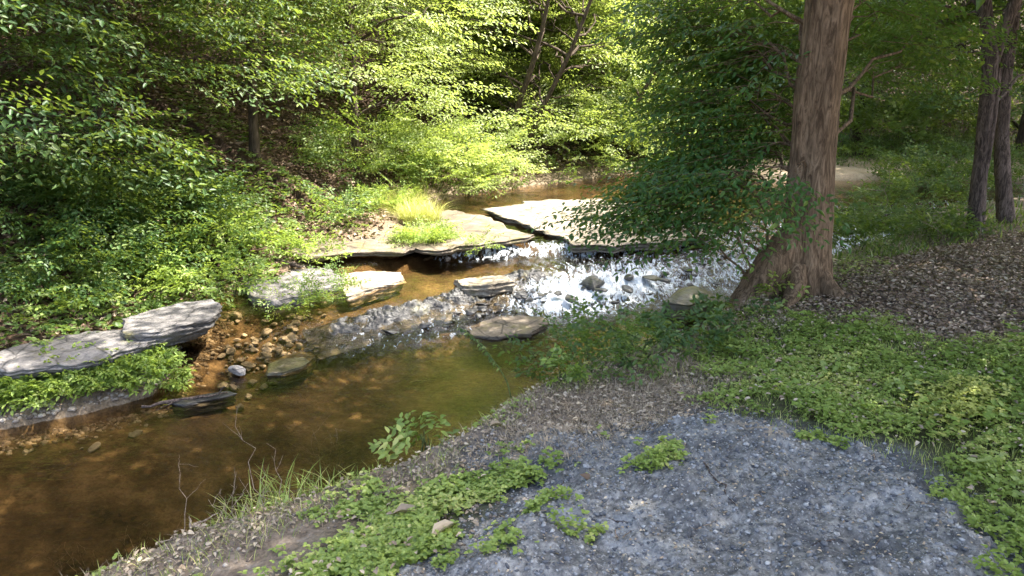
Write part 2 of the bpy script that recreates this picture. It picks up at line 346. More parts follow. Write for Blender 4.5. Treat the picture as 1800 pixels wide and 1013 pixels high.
f = t.attr('foam'); tb = t.attr('turb')
b1 = t.noise(5, 4, .55, g, .6); b2 = t.noise(24, 3, .6, g, .4); b3 = t.noise(34, 4, .7, g1, .8)
h = t.math('ADD', t.math('MULTIPLY', b1, .35), t.math('MULTIPLY', b2, .12)); h = t.math('ADD', h, t.math('MULTIPLY', t.math('MULTIPLY', b3, tb), 1.4))
nb = t.bump(h, .55, .035)
fr = t.n('ShaderNodeFresnel'); fr.inputs['IOR'].default_value = 1.34; t.l(nb, fr.inputs['Normal'])
gl = t.n('ShaderNodeBsdfGlossy'); gl.inputs['Roughness'].default_value = .04; gl.inputs['Color'].default_value = (1, 1, 1, 1); t.l(nb, gl.inputs['Normal'])
tp_ = t.n('ShaderNodeBsdfTransparent'); tp_.inputs[0].default_value = (.79, .69, .52, 1)
wsh = mixsh(t, t.math('MINIMUM', t.math('MULTIPLY', fr.outputs[0], 1.15), 1.0), tp_.outputs[0], gl.outputs[0])
fn = t.noise(13, 6, .68, t.pos((1.35, .5, 1)), 1.2); fn2 = t.noise(60, 3, .6, g1)
fm = t.math('ADD', t.math('MULTIPLY', f, .92), t.math('MULTIPLY', t.math('SUBTRACT', fn, .5), 3.4)); fm = t.math('ADD', fm, t.math('MULTIPLY', t.math('SUBTRACT', fn2, .5), .5))
fmask = t.ramp(t.math('MULTIPLY', fm, t.ramp(f, [(.03, 0), (.2, 1)])), [(.5, 0), (.95, 1)])
foamsh = t.prin((.62, .67, .72), .45, t.bump(t.math('ADD', fn, fn2), .8, .03), .5)
t.l(mixsh(t, fmask, wsh, foamsh), t.out.inputs[0]); M['water'] = m
dR = -(pdist(wx, wy, LIP)[0]*pdist(wx, wy, LIP)[1]); dL = pdist(wx, wy, SHO); dL = dL[0]*dL[1]
kf = ((dR < .35) & (dL < .5)).ravel(); qi = gridq(len(WX), len(WY)); qi = qi[kf[qi].all(1)]; us, inv = np.unique(qi, return_inverse=True)
me = npmesh('creek_water', np.stack([fl(wx), fl(wy), fl(wz)], -1)[us], inv.reshape(-1, 4), m, True, dict(foam=fl(fo)[us], turb=fl(turb)[us]))
tag(link('creek_water', me), 'clear amber creek water with a white riffle across it', kind='structure')
# ------------------------------------------------------------ rocks
def slab(name, pts, thick, mat, label, zt, group=None, rough=.03, under=.1, seed=0, dome=0., rot=0):
    top = np.array([P(a, b, zt) for a, b in pts])[:, :2]; n = 120
    d = np.r_[0, np.cumsum(np.linalg.norm(np.diff(np.r_[top, top[:1]], axis=0), axis=1))]; q = np.r_[top, top[:1]]
    tt = np.linspace(0, d[-1], n, endpoint=False); ring = np.stack([np.interp(tt, d, q[:, 0]), np.interp(tt, d, q[:, 1])], -1)
    if sum(top[i-1][0]*top[i][1]-top[i][0]*top[i-1][1] for i in range(len(top))) < 0: ring = ring[::-1]
    c = ring.mean(0); rr_ = ring-c; V = []
    ring = c+rr_*(1+fbm(ring[:, 0]*1, ring[:, 1], 3, 5, seed+3)[:, None]*.42); rr_ = ring-c
    lay = []; 
    for sc_ in (.04, .1, .16, .22, .28, .34, .40, .46, .52, .58, .64, .70, .75, .80, .84, .88, .91, .94, .965, .985): lay.append((sc_, 0))
    nz = 16
    for k in range(nz+1):
        h = k/nz; led = (vnoise(np.array([h*7.3]), np.array([seed*3.1]), 3)[0]-.5)*.09+.03*((int(h*5+seed) % 2)-.5)
        lay.append((1.0+led-under*h*h, -h*thick-.012))
    for sc_, dz in lay:
        xy = c+rr_*sc_; z = zt+dz+np.zeros(n)
        if dz == 0: z = zt+fbm(xy[:, 0], xy[:, 1], 2.2, 5, seed)*rough*2.6+dome*(1-sc_**2)-.014*np.round(vnoise(xy[:, 0]*2.3, xy[:, 1]*3.1, seed+2)*2)/2
        else:
            z = z+fbm(xy[:, 0], xy[:, 1], 2.2, 5, seed)*rough*2.2*(1+dz/thick); j = fbm(xy[:, 0]*4+dz*9, xy[:, 1]*4+dz*23, 2.5, 3, seed+9)*.09; xy = xy+(rr_/(np.linalg.norm(rr_, axis=1)[:, None]+1e-6))*j[:, None]*.6
        V.append(np.c_[xy, z])
    V = np.concatenate(V); R = len(lay); i, j = np.meshgrid(np.arange(R-1), np.arange(n), indexing='ij'); j2 = (j+1) % n
    Q = np.stack([i*n+j, (i+1)*n+j, (i+1)*n+j2, i*n+j2], -1).reshape(-1, 4)
    V = np.r_[V, [[*c, V[:n, 2].mean()]]]; k = np.arange(n); T = np.stack([k, (k+1) % n, np.full(n, len(V)-1)], -1)
    base = np.array([*c, zt-thick]); me = npmesh(name, V-base, Q, M[mat], True, None, T)
    return tag(link(name, me, None, base), label, 'rock', group)
slab('rock_slab', [(475, 440), (500, 412), (600, 394), (690, 386), (740, 395), (745, 425), (700, 438), (640, 440), (560, 446)], .13, 'rock', 'brown leaf-strewn flat slab left of the tall grass clump', .45, seed=1, under=.22, rough=.03)
slab('rock_slab', [(700, 395), (735, 368), (790, 366), (860, 383), (928, 410), (895, 422), (830, 432), (770, 440), (715, 430)], .11, 'rock', 'wedge-shaped pale flat slab right of the tall grass clump, pointing upstream', .46, seed=2, under=.2, rough=.02)
slab('rock_slab', [(425, 497), (460, 482), (520, 472), (575, 470), (600, 482), (585, 502), (530, 520), (480, 528), (440, 517)], .26, 'rock_grey', 'grey tilted slab with dark side face behind the green fringe mid left', .36, seed=3, under=.12, rough=.03)
slab('rock_slab', [(600, 482), (650, 474), (705, 478), (712, 490), (670, 505), (615, 520), (598, 505)], .12, 'rock_pale', 'low pale flat rock barely above the water right of the grey tilted slab', .285, seed=4, rough=.03)
slab('rock_slab', [(215, 560), (255, 541), (320, 528), (372, 527), (384, 540), (378, 556), (330, 570), (280, 582), (225, 585)], .20, 'rock_grey', 'thick grey layered slab jutting out over a black hollow at the left shore', .46, seed=5, under=.35, rough=.03)
slab('rock_slab', [(-30, 640), (10, 615), (70, 597), (150, 578), (270, 578), (292, 592), (235, 612), (170, 630), (80, 645), (0, 660)], .09, 'rock_grey', 'long low grey slab at the far left edge above the bright creeping greenery', .385, seed=6, under=.2, rough=.05)
slab('rock_shelf', [(860, 366), (930, 352), (1050, 350), (1170, 368), (1260, 385), (1230, 412), (1130, 424), (1010, 428), (965, 408), (900, 388)], .12, 'rock_pale', 'broad pale rock shelf in the middle of the creek behind the leafy branch', .44, seed=7, rough=.02, under=.05)  # one even pale rock tone over the whole shelf
slab('rock_slab', [(800, 492), (840, 482), (885, 484), (905, 494), (860, 503), (815, 504)], .12, 'rock_pale', 'small pale flat rock in the mid channel above the dark riffle', .30, seed=8, rough=.04)
slab('rock_slab', [(825, 572), (880, 556), (950, 557), (965, 566), (930, 583), (870, 590), (830, 586)], .18, 'rock', 'grey-brown rock just breaking the surface below the white water', .045, seed=9, rough=.03)
slab('boulder', [(1165, 530), (1190, 512), (1225, 504), (1252, 512), (1258, 532), (1215, 538)], .25, 'rock_moss', 'mossy olive boulder at the foot of the leaning tree in the white water', .16, seed=10, dome=.10)
slab('boulder', [(1015, 497), (1030, 484), (1050, 484), (1062, 494), (1045, 503)], .12, 'rock_wet', 'small wet boulder at the crest of the white water', .17, seed=11, dome=.06)
slab('rock_slab', [(470, 640), (500, 622), (540, 612), (560, 622), (540, 640), (500, 652), (470, 655)], .12, 'rock_moss', 'flat olive mossy stone among the shallow cobbles', .035, seed=12, rough=.02, dome=.02)
slab('rock_slab', [(300, 706), (350, 694), (400, 686), (412, 691), (370, 702), (320, 713)], .1, 'rock_wet', 'dark thin ledge in the amber shallows below the cobbles', .015, seed=13, rough=.02)
def ledge():
    ln = np.array([P(*q, .05)[:2] for q in [(545, 606), (620, 590), (700, 572), (780, 553), (850, 535), (920, 515), (985, 500)]]); d = np.r_[0, np.cumsum(np.linalg.norm(np.diff(ln, axis=0), axis=1))]
    nu, nv = 420, 64; u = np.linspace(0, d[-1], nu); cx = np.interp(u, d, ln[:, 0]); cy_ = np.interp(u, d, ln[:, 1]); tx = np.gradient(cx); ty = np.gradient(cy_); L = np.hypot(tx, ty); nx, ny = -ty/L, tx/L
    v = np.linspace(-1, 1, nv); w_ = (.22+.10*fbm(u, u*0, 1.5, 3, 5))[:, None]
    X = cx[:, None]+nx[:, None]*v*w_; Y = cy_[:, None]+ny[:, None]*v*w_; U = np.repeat(u[:, None], nv, 1)
    win = (1-np.abs(v)**2.5)[None]*sst(np.minimum(U, d[-1]-U), 0, .35)
    blk = np.round(vnoise(X*7, Y*11, 4)*4)/4; rid = 1-np.abs(fbm(X, Y, 6, 4, 12))*3.2
    z = wlevel(X, Y)-.075+win*(.035+.085*blk+.05*rid+fbm(X, Y, 22, 3, 15)*.05)
    c = np.array([cx.mean(), cy_.mean(), .05]); V = np.stack([X, Y, z], -1).reshape(-1, 3)-c
    return tag(link('rock_ledge', npmesh('rock_ledge', V, gridq(nv, nu), M['rock_wet'], True), None, c), 'long low dark broken ledge crossing the creek from the cobbles to the white water', 'rock')
ledge()
def blob(seed, flat=.6, sub=3):
    import bmesh
    bm = bmesh.new(); bmesh.ops.create_icosphere(bm, subdivisions=sub, radius=1); r = np.random.default_rng(seed)
    sx, sy = r.uniform(.8, 1.25), r.uniform(.65, 1.0); pl = [(Vector(r.normal(size=3)).normalized(), r.uniform(.5, .85)) for _ in range(11)]
    for v in bm.verts:
        p = v.co.copy()
        for nrm, dd in pl:
            e = p.dot(nrm)-dd
            if e > 0: p -= nrm*e*.97
        v.co = Vector((p.x*sx, p.y*sy, p.z*flat))
    me = bpy.data.meshes.new('stone'); bm.to_mesh(me); bm.free()
    me.polygons.foreach_set('use_smooth', np.ones(len(me.polygons), bool)); return me
CB = [blob(k) for k in range(7)]
for b_ in CB: b_.materials.append(M['cobble'])
CBW = [blob(k+20) for k in range(4)]
for b_ in CBW: b_.materials.append(M['rock_wet'])
def stone(px, py, size, lab, grp=None, protos=CB, z=None, up=.25):
    z0 = 0.0
    for _ in range(3): x, y, _z = P(px, py, z0); z0 = gz(x, y) if z is None else z
    o = link('stone', random.choice(protos), None, (x, y, z0+size*up)); o.rotation_euler = (random.uniform(-.3, .3), random.uniform(-.3, .3), random.uniform(0, 6.3)); s_ = size*random.uniform(.8, 1.2); o.scale = (s_, s_, s_*(.55 if protos is CBW else 1))
    return tag(o, lab, 'stone', grp)
stone(503, 568, .085, 'round pale stone standing highest among the cobbles in the shallows', z=.05, up=.5)
stone(418, 660, .10, 'large pale cobble at the lower end of the cobble bar', z=.0, up=.4)
for k in range(170):
    u = random.random(); v_ = random.gauss(0, 1)
    px = 395+u*165+random.gauss(0, 25); py = 655-u*95+v_*24
    stone(px, py, random.choice([.015, .02, .02, .025, .03, .035, .045, .06]), 'pale cobble lying in the shallows below the grey slab', 'cobbles in the shallows', z=None, up=.8)
for k in range(60):
    u = random.random(); px = u*300; py = 748-u*62+random.gauss(0, 7)
    stone(px, py, random.choice([.02, .025, .03, .045]), 'small pale stone on the narrow shore below the creeping greenery', 'stones along the left shore')
for k in range(9):
    u = (k+.5)/9; stone(570+u*400, 604-u*88+random.gauss(0, 4), random.choice([.10, .12, .14]), ['flat', 'lumpy', 'broad', 'low', 'long', 'squat', 'rounded', 'angular', 'ragged'][k]+' dark wet rock of the riffle, number '.replace(', number ', ', ')+['at its left end by the cobbles', 'near its left end', 'left of its middle', 'just left of the centre', 'at its middle', 'just right of the centre', 'before the small pale flat rock', 'near the white water', 'touching the white water'][k], None, CBW, z=-.05+u*.10, up=.1)
for k in range(85):
    u = random.random(); px = 540+u*450; py = 606-u*92+random.gauss(0, 9)
    stone(px, py, random.choice([.03, .04, .05, .06, .08]), 'dark wet stone breaking the surface of the dark riffle', 'stones in the dark riffle', CBW, z=.03+u*.11)
for k in range(26):
    u = random.random(); px = 980+u*300; py = 505-u*30+random.gauss(0, 22)
    stone(px, py, random.choice([.05, .07, .09]), 'dark stone showing through the white water', 'stones in the white water', CBW, z=.10+u*.08)
for k in range(22):
    stone(random.uniform(640, 800), random.gauss(452, 4), random.choice([.03, .05]), 'small stone under the lip of the flat slabs', 'stones under the flat slabs', z=.27)
# ------------------------------------------------------------ leaves
def leafmesh(name, pos, dr, nr, ln, mat, wr=.42, fold=.18, seed=0, var=None):
    N = len(pos); dr = dr/(np.linalg.norm(dr, axis=1)[:, None]+1e-9); sd_ = np.cross(nr, dr); sd_ /= np.linalg.norm(sd_, axis=1)[:, None]+1e-9; up = np.cross(dr, sd_)
    L = ln[:, None]; W = L*wr
    r = np.random.default_rng(seed)
    droop = r.uniform(.05, .25, N)[:, None]
    b = pos; tip = pos+dr*L-up*L*droop
    l1 = pos+dr*L*.30+sd_*W*.5+up*L*fold*.5; l2 = pos+dr*L*.66+sd_*W*.42+up*L*(fold*.4)-up*L*droop*.4
    r1 = pos+dr*L*.30-sd_*W*.5+up*L*fold*.5; r2 = pos+dr*L*.66-sd_*W*.42+up*L*(fold*.4)-up*L*droop*.4
    V = np.stack([b, l1, l2, tip, r2, r1], 1).reshape(-1, 3)
    k = np.arange(N)*6; Q = np.concatenate([np.stack([k, k+3, k+2, k+1], -1), np.stack([k, k+5, k+4, k+3], -1)])
    rnd = r.random(N) if var is None else np.clip(var+r.normal(0, .12, N), 0, 1)
    return npmesh(name, V, Q, mat, False, dict(rnd=np.repeat(rnd, 6)))
def make_spray(seed, L=.8, twigs=9, leaf=.08, gap=.055, spread=.55, curv=.25):
    """flat leafy spray along +x, normal +z: arrays pos, dir, normal, len and the twig paths"""
    r = np.random.default_rng(seed); p = []; d = []; n_ = []; l = []; tw = []
    def line(o, dv, ln, leafs):
        m = max(3, int(ln/gap)); pts = []; c = np.array(o, float); dv = np.array(dv, float)
        for i in range(m):
            pts.append(c.copy()); c = c+dv*ln/m; dv = dv+np.array([0, 0, -curv*.35/m])+r.normal(0, .03, 3); dv /= np.linalg.norm(dv)
            if leafs and i > 0:
                s_ = 1 if i % 2 else -1; side = np.array([-dv[1], dv[0], 0]); ld = dv*.65+side*s_*r.uniform(.5, 1.0)+np.array([0, 0, r.normal(-.12, .22)])
                p.append(c.copy()); d.append(ld); nn = np.array([r.normal(0, .32), r.normal(0, .32), 1]); n_.append(nn/np.linalg.norm(nn)); l.append(leaf*r.uniform(.6, 1.15))
        pts.append(c.copy()); return np.array(pts)
    mp = line([0, 0, 0], [1, 0, 0], L, True); tw.append(mp)
    for k in range(twigs):
        u = (k+.7)/twigs; i = int(u*(len(mp)-1)); a = (1 if k % 2 else -1)*r.uniform(.6, 1.0); ln = L*spread*(1-u*.75)*r.uniform(.7, 1.2)
        tw.append(line(mp[i], [math.cos(a), math.sin(a), r.normal(0, .12)], ln, True))
    return np.array(p), np.array(d), np.array(n_), np.array(l), tw
SPR = {}
def sprays(kind):
    if kind not in SPR:
        prm = {'big': dict(L=1.0, twigs=10, leaf=.082, gap=.06), 'mid': dict(L=.9, twigs=10, leaf=.075, gap=.055), 'fine': dict(L=.75, twigs=10, leaf=.060, gap=.042, spread=.6),
               'far': dict(L=1.1, twigs=9, leaf=.12, gap=.085), 'top': dict(L=1.3, twigs=9, leaf=.15, gap=.10), 'herb': dict(L=.28, twigs=4, leaf=.06, gap=.04, curv=.8), 'fern': dict(L=.4, twigs=8, leaf=.04, gap=.03, curv=.8, spread=.5)}[kind]
        SPR[kind] = [make_spray(sum(map(ord, kind)) % 97+k*13, **prm) for k in range(6)]
    return SPR[kind]
def rotm(dirs, roll):
    """frames with x=dirs, z near up"""
    x = dirs/(np.linalg.norm(dirs, axis=1)[:, None]+1e-9); up = np.array([0, 0, 1.]); y = np.cross(up, x); y /= np.linalg.norm(y, axis=1)[:, None]+1e-9; z = np.cross(x, y)
    c = np.cos(roll)[:, None]; s_ = np.sin(roll)[:, None]; y2 = y*c+z*s_; z2 = -y*s_+z*c; return np.stack([x, y2, z2], -1)
def foliage(kind, org, dirs, scale, roll, seed, twmb=None, tr=.004):
    S = sprays(kind); r = np.random.default_rng(seed); R = rotm(dirs, roll); which = r.integers(0, len(S), len(org)); PP = []; DD = []; NN = []; LL = []; VV = []
    tone = r.random(len(org))
    for k, sp in enumerate(S):
        m_ = which == k
        if not m_.any(): continue
        Rk = R[m_]; ok = org[m_]; sk = scale[m_]
        p = np.einsum('nij,mj->nmi', Rk, sp[0])*sk[:, None, None]+ok[:, None, :]; d = np.einsum('nij,mj->nmi', Rk, sp[1]); n_ = np.einsum('nij,mj->nmi', Rk, sp[2])
        PP.append(p.reshape(-1, 3)); DD.append(d.reshape(-1, 3)); NN.append(n_.reshape(-1, 3)); LL.append((sp[3][None, :]*(.6+.4*sk[:, None])).ravel()); VV.append(np.repeat(tone[m_]*.6+.1, len(sp[3])))
        if twmb is not None:
            for a in range(len(ok)):
                for q, tw in enumerate(sp[4][:1 if len(org) > 60 else 5]):
                    pts = (Rk[a] @ tw.T).T*sk[a]+ok[a]; pts = pts[::max(1, len(pts)//4)]
                    twmb.tube(pts, np.linspace(tr*(1 if q == 0 else .6), tr*.35, len(pts)), 3)
    return np.concatenate(PP), np.concatenate(DD), np.concatenate(NN), np.concatenate(LL), np.concatenate(VV)
def curve(a, b, n=8, sag=0., jit=.05, r=None):
    a = np.array(a, float); b = np.array(b, float); t_ = np.linspace(0, 1, n)[:, None]; p = a+(b-a)*t_; p[:, 2] += sag*4*(t_[:, 0]*(1-t_[:, 0])); L = np.linalg.norm(b-a)
    j = (r or rng).normal(0, jit*L/3, (n, 3)); j[0] = 0; j[-1] = 0; return p+j
def tree(name, label, cat, base, trunks, clusters, kind, leafm, bark, seed, group=None, density=1.0, twig_r=.004, rel=False, extra_mb=None, droop=(-.35, .05), wr=.42):
    """trunks: list of (pts, radii, nseg); clusters: (cx,cy,cz, rx,ry,rz, n, anchor z fraction); all relative to base"""
    r = np.random.default_rng(seed); T = thing(name, label, cat, base, group); mb = MB()
    for pts, rad, ns in trunks:
        ph = r.uniform(0, 6, 4)
        mb.tube(pts, rad, ns, bump=lambda h, a: 1+.07*np.sin(a*3+ph[0]+h*2)+.05*np.sin(a*5+ph[1]-h*5)+.035*np.sin(a*9+ph[2]+h*9)+.03*math.sin(h*40+ph[3]))
    allp = np.concatenate([np.asarray(p, float) for p, _, _ in trunks]); O = []; D = []
    for (cx, cy, cz, rx, ry, rz, n, *kk) in clusters:
        n = int(n*density); c = np.array([cx, cy, cz])
        # limb from the nearest lower trunk point into the cluster
        cand = allp[allp[:, 2] < cz+.1]; cand = cand if len(cand) else allp[:1]; q = cand[np.argmin(np.linalg.norm(cand-c, axis=1)+.3*np.abs(cand[:, 2]-cz+.5))]
        limb = curve(q, c, 8, .12, .10, r); rl = .008+.009*(rx+ry)
        mb.tube(limb, np.linspace(rl, rl*.25, 8), 6)
        u = r.normal(size=(n, 3)); u /= np.linalg.norm(u, axis=1)[:, None]; u *= (r.random(n)**.45)[:, None]; pnt = c+u*np.array([rx, ry, rz])
        out = pnt-q; out[:, 2] *= .3; out /= np.linalg.norm(out, axis=1)[:, None]+1e-9; out += r.normal(0, .45, (n, 3)); out[:, 2] = r.uniform(droop[0], droop[1], n)*np.linalg.norm(out[:, :2], axis=1)
        O.append(pnt); D.append(out)
        for k in range(0, n, 5):
            j = limb[r.integers(2, 8)]; mb.tube(curve(j, pnt[k], 5, .03, .06, r), np.linspace(rl*.3, twig_r*.7, 5), 3)
    O = np.concatenate(O); D = np.concatenate(D); n = len(O)
    f_ = foliage(kind, O, D, r.uniform(.7, 1.25, n), r.normal(0, .3, n), seed, mb, twig_r)
    link('trunk', mb.mesh('trunk', M[bark]), T); link('crown', leafmesh('crown', f_[0], f_[1], f_[2], f_[3], M[leafm], seed=seed, var=f_[4], wr=wr), T)
    return T
def copy_tree(T, loc, rz, sc, label, group):
    c = T.copy(); COL.objects.link(c); c.location = loc; c.rotation_euler = (0, 0, rz); c.scale = (sc,)*3; c['label'] = label
    if group: c['group'] = group
    for ch in list(T.children):
        k = ch.copy(); COL.objects.link(k); k.parent = c
    return c
def trunkpath(h, lean, r0, r1, seed, n=14, ns=10, base_flare=1.5):
    r = np.random.default_rng(seed); z = np.linspace(-.3, h, n); t_ = (z+.3)/(h+.3); w1 = r.normal(0, .08, 2)
    x = lean[0]*z+np.sin(t_*4+r.uniform(0, 6))*w1[0]*h*.3; y = lean[1]*z+np.sin(t_*3+r.uniform(0, 6))*w1[1]*h*.3; x -= np.interp(0, z, x); y -= np.interp(0, z, y)
    rad = r0+(r1-r0)*t_; rad = rad*(1+(base_flare-1)*np.exp(-np.maximum(z, 0)/.25)); return (np.stack([x, y, z], -1), rad, ns)
def auto_clusters(r, h, R, zlo, zhi, n, per, cen=(0, 0)):
    C_ = []
    for k in range(n):
        z = zlo+(zhi-zlo)*(k+.5)/n; a = k*2.4+r.uniform(-.4, .4); rr_ = R*(.35+.65*r.random())*math.sqrt(max(.1, 1-((z-zlo)/(zhi-zlo)-.35)**2*1.1)); C_.append((cen[0]+math.cos(a)*rr_*.7, cen[1]+math.sin(a)*rr_*.7, z, rr_*.55+.25, rr_*.55+.25, .22+.05*R, per))
    return C_
# ------------------------------------------------------------ the leaning tree on the near bank
def rel(p, base): return np.array(p)-np.array(base)
bx, by, _ = P(1412, 512, 1.0); bz = gz(bx, by)-.03; B = np.array([bx, by, bz])
def at(px, py, y): return rel(PD(px, py, y), B)
tp = [at(1412, 530, by), at(1413, 505, by), at(1413, 470, by), at(1414, 430, by), at(1419, 370, by), at(1424, 310, by), at(1430, 240, by), at(1438, 160, by-.02), at(1448, 80, by-.05), at(1460, 0, by-.05), at(1480, -140, by-.1), at(1500, -330, by-.1), (.9, .2, 5.2), (1.1, .5, 7.0), (1.2, .7, 9.5), (.9, 1.0, 12)]
tr_ = [.21, .185, .168, .158, .152, .15, .15, .148, .147, .145, .14, .13, .12, .10, .08, .03]
def dens(pts, rad, k=6):
    pts = np.array(pts, float); t_ = np.arange(len(pts)); q = np.linspace(0, len(pts)-1, (len(pts)-1)*k+1)
    return np.stack([np.interp(q, t_, pts[:, i]) for i in range(3)], -1), np.interp(q, t_, rad)
def smooth(p, n=3):
    p = p.copy()
    for _ in range(n): p[1:-1] = (p[:-2]+p[1:-1]*2+p[2:])/4
    return p
a_, b_ = dens(tp, tr_, 8); main = (smooth(a_, 6), b_, 44)
sec = [at(1437, 500, by+.05), at(1440, 440, by+.05), at(1446, 340, by+.05), at(1451, 250, by+.03), at(1459, 160, by), at(1470, 70, by-.03), at(1480, 0, by-.04), at(1505, -150, by-.05), (1.0, 0, 4.6), (1.9, -.1, 6.3)]
a_, b_ = dens(sec, [.11, .09, .082, .08, .08, .08, .08, .075, .06, .04], 6); second = (smooth(a_, 6), b_, 24)
root = [at(1405, 395, by-.02), at(1385, 430, by-.04), at(1362, 470, by-.06), at(1338, 508, by-.08), at(1310, 545, by-.12), at(1290, 580, by-.14), at(1275, 620, by-.16)]
a_, b_ = dens(root, [.07, .13, .165, .16, .14, .11, .05], 6); rootp = (smooth(a_, 4), b_, 26)
root2 = [at(1435, 470, by-.05), at(1450, 500, by-.12), at(1480, 530, by-.25), at(1520, 548, by-.35)]
a_, b_ = dens(root2, [.08, .075, .05, .01], 5); r2p = (a_, b_, 12)
root3 = [at(1400, 470, by-.12), at(1398, 505, by-.22), at(1388, 530, by-.34), at(1380, 545, by-.45)]
a_, b_ = dens(root3, [.08, .08, .05, .01], 5); r3p = (a_, b_, 12)
def cl(px, py, y, rx, ry, rz, n): p = at(px, py, y); return (*p, rx, ry, rz, n)
CL = [cl(1330, 305, 5.9, 0.38, .5, .16, 26), cl(1269, 320, 6.1, 0.40, .5, .15, 25), cl(1195, 350, 6.1, 0.33, .4, .10, 18), cl(1286, 375, 5.9, 0.34, .4, .12, 17), cl(1235, 395, 6.0, 0.27, .3, .10, 16), cl(1345, 355, 5.7, 0.22, .3, .10, 9), cl(1285, 405, 5.8, 0.16, .22, .08, 5), cl(1150, 380, 6.1, 0.15, .2, .06, 9),
      cl(1395, 305, 5.45, 0.09, .12, .12, 5),
      cl(1350, 260, 6.2, 0.38, .5, .25, 46), cl(1300, 255, 6.6, 0.38, .5, .18, 32), cl(1330, 180, 6.4, 0.42, .5, .3, 52), cl(1286, 190, 6.9, 0.42, .5, .22, 30), cl(1247, 165, 6.9, 0.27, .4, .12, 10), cl(1350, 90, 6.4, 0.42, .5, .3, 50), cl(1286, 90, 6.9, 0.47, .5, .26, 38), cl(1253, 60, 7, 0.34, .4, .22, 22), cl(1300, 10, 6.7, 0.51, .5, .3, 48), cl(1253, -30, 7, 0.51, .5, .25, 34),
      cl(1500, 60, 6.8, 0.42, .6, .25, 22), cl(1560, 120, 7.6, 0.47, .6, .25, 22), cl(1620, 60, 7.4, 0.51, .6, .25, 24), cl(1530, 0, 6.8, 0.51, .6, .3, 28), cl(1286, 300, 6.3, 0.34, .4, .16, 22), cl(1245, 292, 6.6, 0.21, .3, .07, 7)]
elm = tree('elm_tree', 'thick brown trunk leaning over the riffle, with a drooping leafy branch above the water', 'tree', tuple(B), [main, second, rootp, r2p, r3p], CL, 'fine', 'leaf_elm', 'bark', 5, density=.78, twig_r=.003, droop=(-.34, .04))
# upper crown of the same tree, out of the picture, shaped to shade the near pool and dapple the left bank
r = np.random.default_rng(77); TC = [(r.uniform(-2.4, 2.4), r.uniform(-3.2, .5), r.uniform(3.4, 8.5), .9, .9, .4, 11) for _ in range(22)]+[(r.uniform(-2.1, .6), r.uniform(-1.5, 1.0), r.uniform(3.9, 7.0), .9, .9, .4, 17) for _ in range(15)]+[(r.uniform(-2.8, 1.0), r.uniform(1.6, 3.6), r.uniform(8.8, 12.5), .9, .9, .4, 15) for _ in range(8)]
O = np.concatenate([np.array(c[:3])+r.normal(0, .55, (c[6], 3))*[1, 1, .5] for c in TC]); D = np.c_[r.normal(size=(len(O), 2)), r.uniform(-.3, .1, len(O))]
f_ = foliage('top', O, D, r.uniform(.7, 1.2, len(O)), r.normal(0, .3, len(O)), 9)
link('upper_crown', leafmesh('upper_crown', f_[0], f_[1], f_[2], f_[3], M['leaf_elm'], seed=5, var=f_[4]), elm)
mb = MB()
for c in TC:
    q = a = main[0][np.argmin(np.abs(main[0][:, 2]-(c[2]-.8)))]; mb.tube(curve(q, c[:3], 8, .1, .1, r), np.linspace(.05, .01, 8), 6)
link('limbs', mb.mesh('limbs', M['bark']), elm)
# ------------------------------------------------------------ the twin-stemmed tree and its neighbour on the right
def ground_at(px, py, z0=1.1):
    d = ray(px, py); yy = np.arange(1.0, 45, .04); xs = d[0]/d[1]*yy; zs = CAMZ+d[2]/d[1]*yy; hit = np.where(zs <= terrain(xs, yy))[0]
    i = hit[0] if len(hit) else len(yy)-1
    return float(xs[i]), float(yy[i]), gz(xs[i], yy[i])
x, y, z = ground_at(1712, 408); Bt = np.array([x, y, z]); 
def at2(px, py, yy): return rel(PD(px, py, yy), Bt)
s1 = dens([at2(1706, 440, y), at2(1714, 400, y), at2(1719, 330, y), at2(1728, 250, y), at2(1736, 170, y), at2(1742, 110, y+.02), at2(1735, 40, y+.05), at2(1728, -40, y+.1), (-.1, .2, 3.4), (-.5, .5, 5), (-.8, .7, 7.5)], [.16, .095, .08, .075, .078, .08, .065, .06, .055, .045, .02], 6)
s2 = dens([at2(1748, 110, y+.02), at2(1762, 60, y), at2(1785, 0, y-.05), at2(1830, -90, y-.1), (1.4, -.2, 4), (2.0, -.5, 6.5)], [.05, .055, .055, .05, .04, .02], 6)
s3 = dens([at2(1727, 330, y-.06), at2(1738, 270, y-.06), at2(1748, 200, y-.05), at2(1755, 120, y-.02)], [.025, .028, .032, .04], 8)
cl2 = lambda px, py, yy, rx, ry, rz, n: (*at2(px, py, yy), rx, ry, rz, n)
tree('twin_stemmed_tree', 'dark slender tree that forks high up, standing on leaf litter at the right edge', 'tree', tuple(Bt), [(smooth(s1[0], 3), s1[1], 18), (smooth(s2[0], 3), s2[1], 12), (s3[0], s3[1], 8)],
     [cl2(1650, 90, y+.7, .7, .7, .25, 34), cl2(1600, 30, y+.4, .7, .7, .25, 34), cl2(1770, 20, y+.9, .7, .7, .3, 34), cl2(1560, 10, y+1, .7, .7, .25, 24), cl2(1690, 10, y+.8, .7, .6, .3, 30), cl2(1820, 100, y+1.4, .7, .6, .3, 30)], 'mid', 'leaf_elm', 'bark_dark', 15, density=1)
tw = [o for o in COL.objects if o.name.startswith('twin')][0]
TC = [(r.uniform(-1.8, 1.6), r.uniform(-3.0, -.4), r.uniform(3.2, 7.0), 15) for _ in range(18)]
O = np.concatenate([np.array(c[:3])+r.normal(0, .55, (c[3], 3))*[1, 1, .5] for c in TC]); D = np.c_[r.normal(size=(len(O), 2)), r.uniform(-.3, .1, len(O))]
f_ = foliage('top', O, D, r.uniform(.7, 1.2, len(O)), r.normal(0, .3, len(O)), 19)
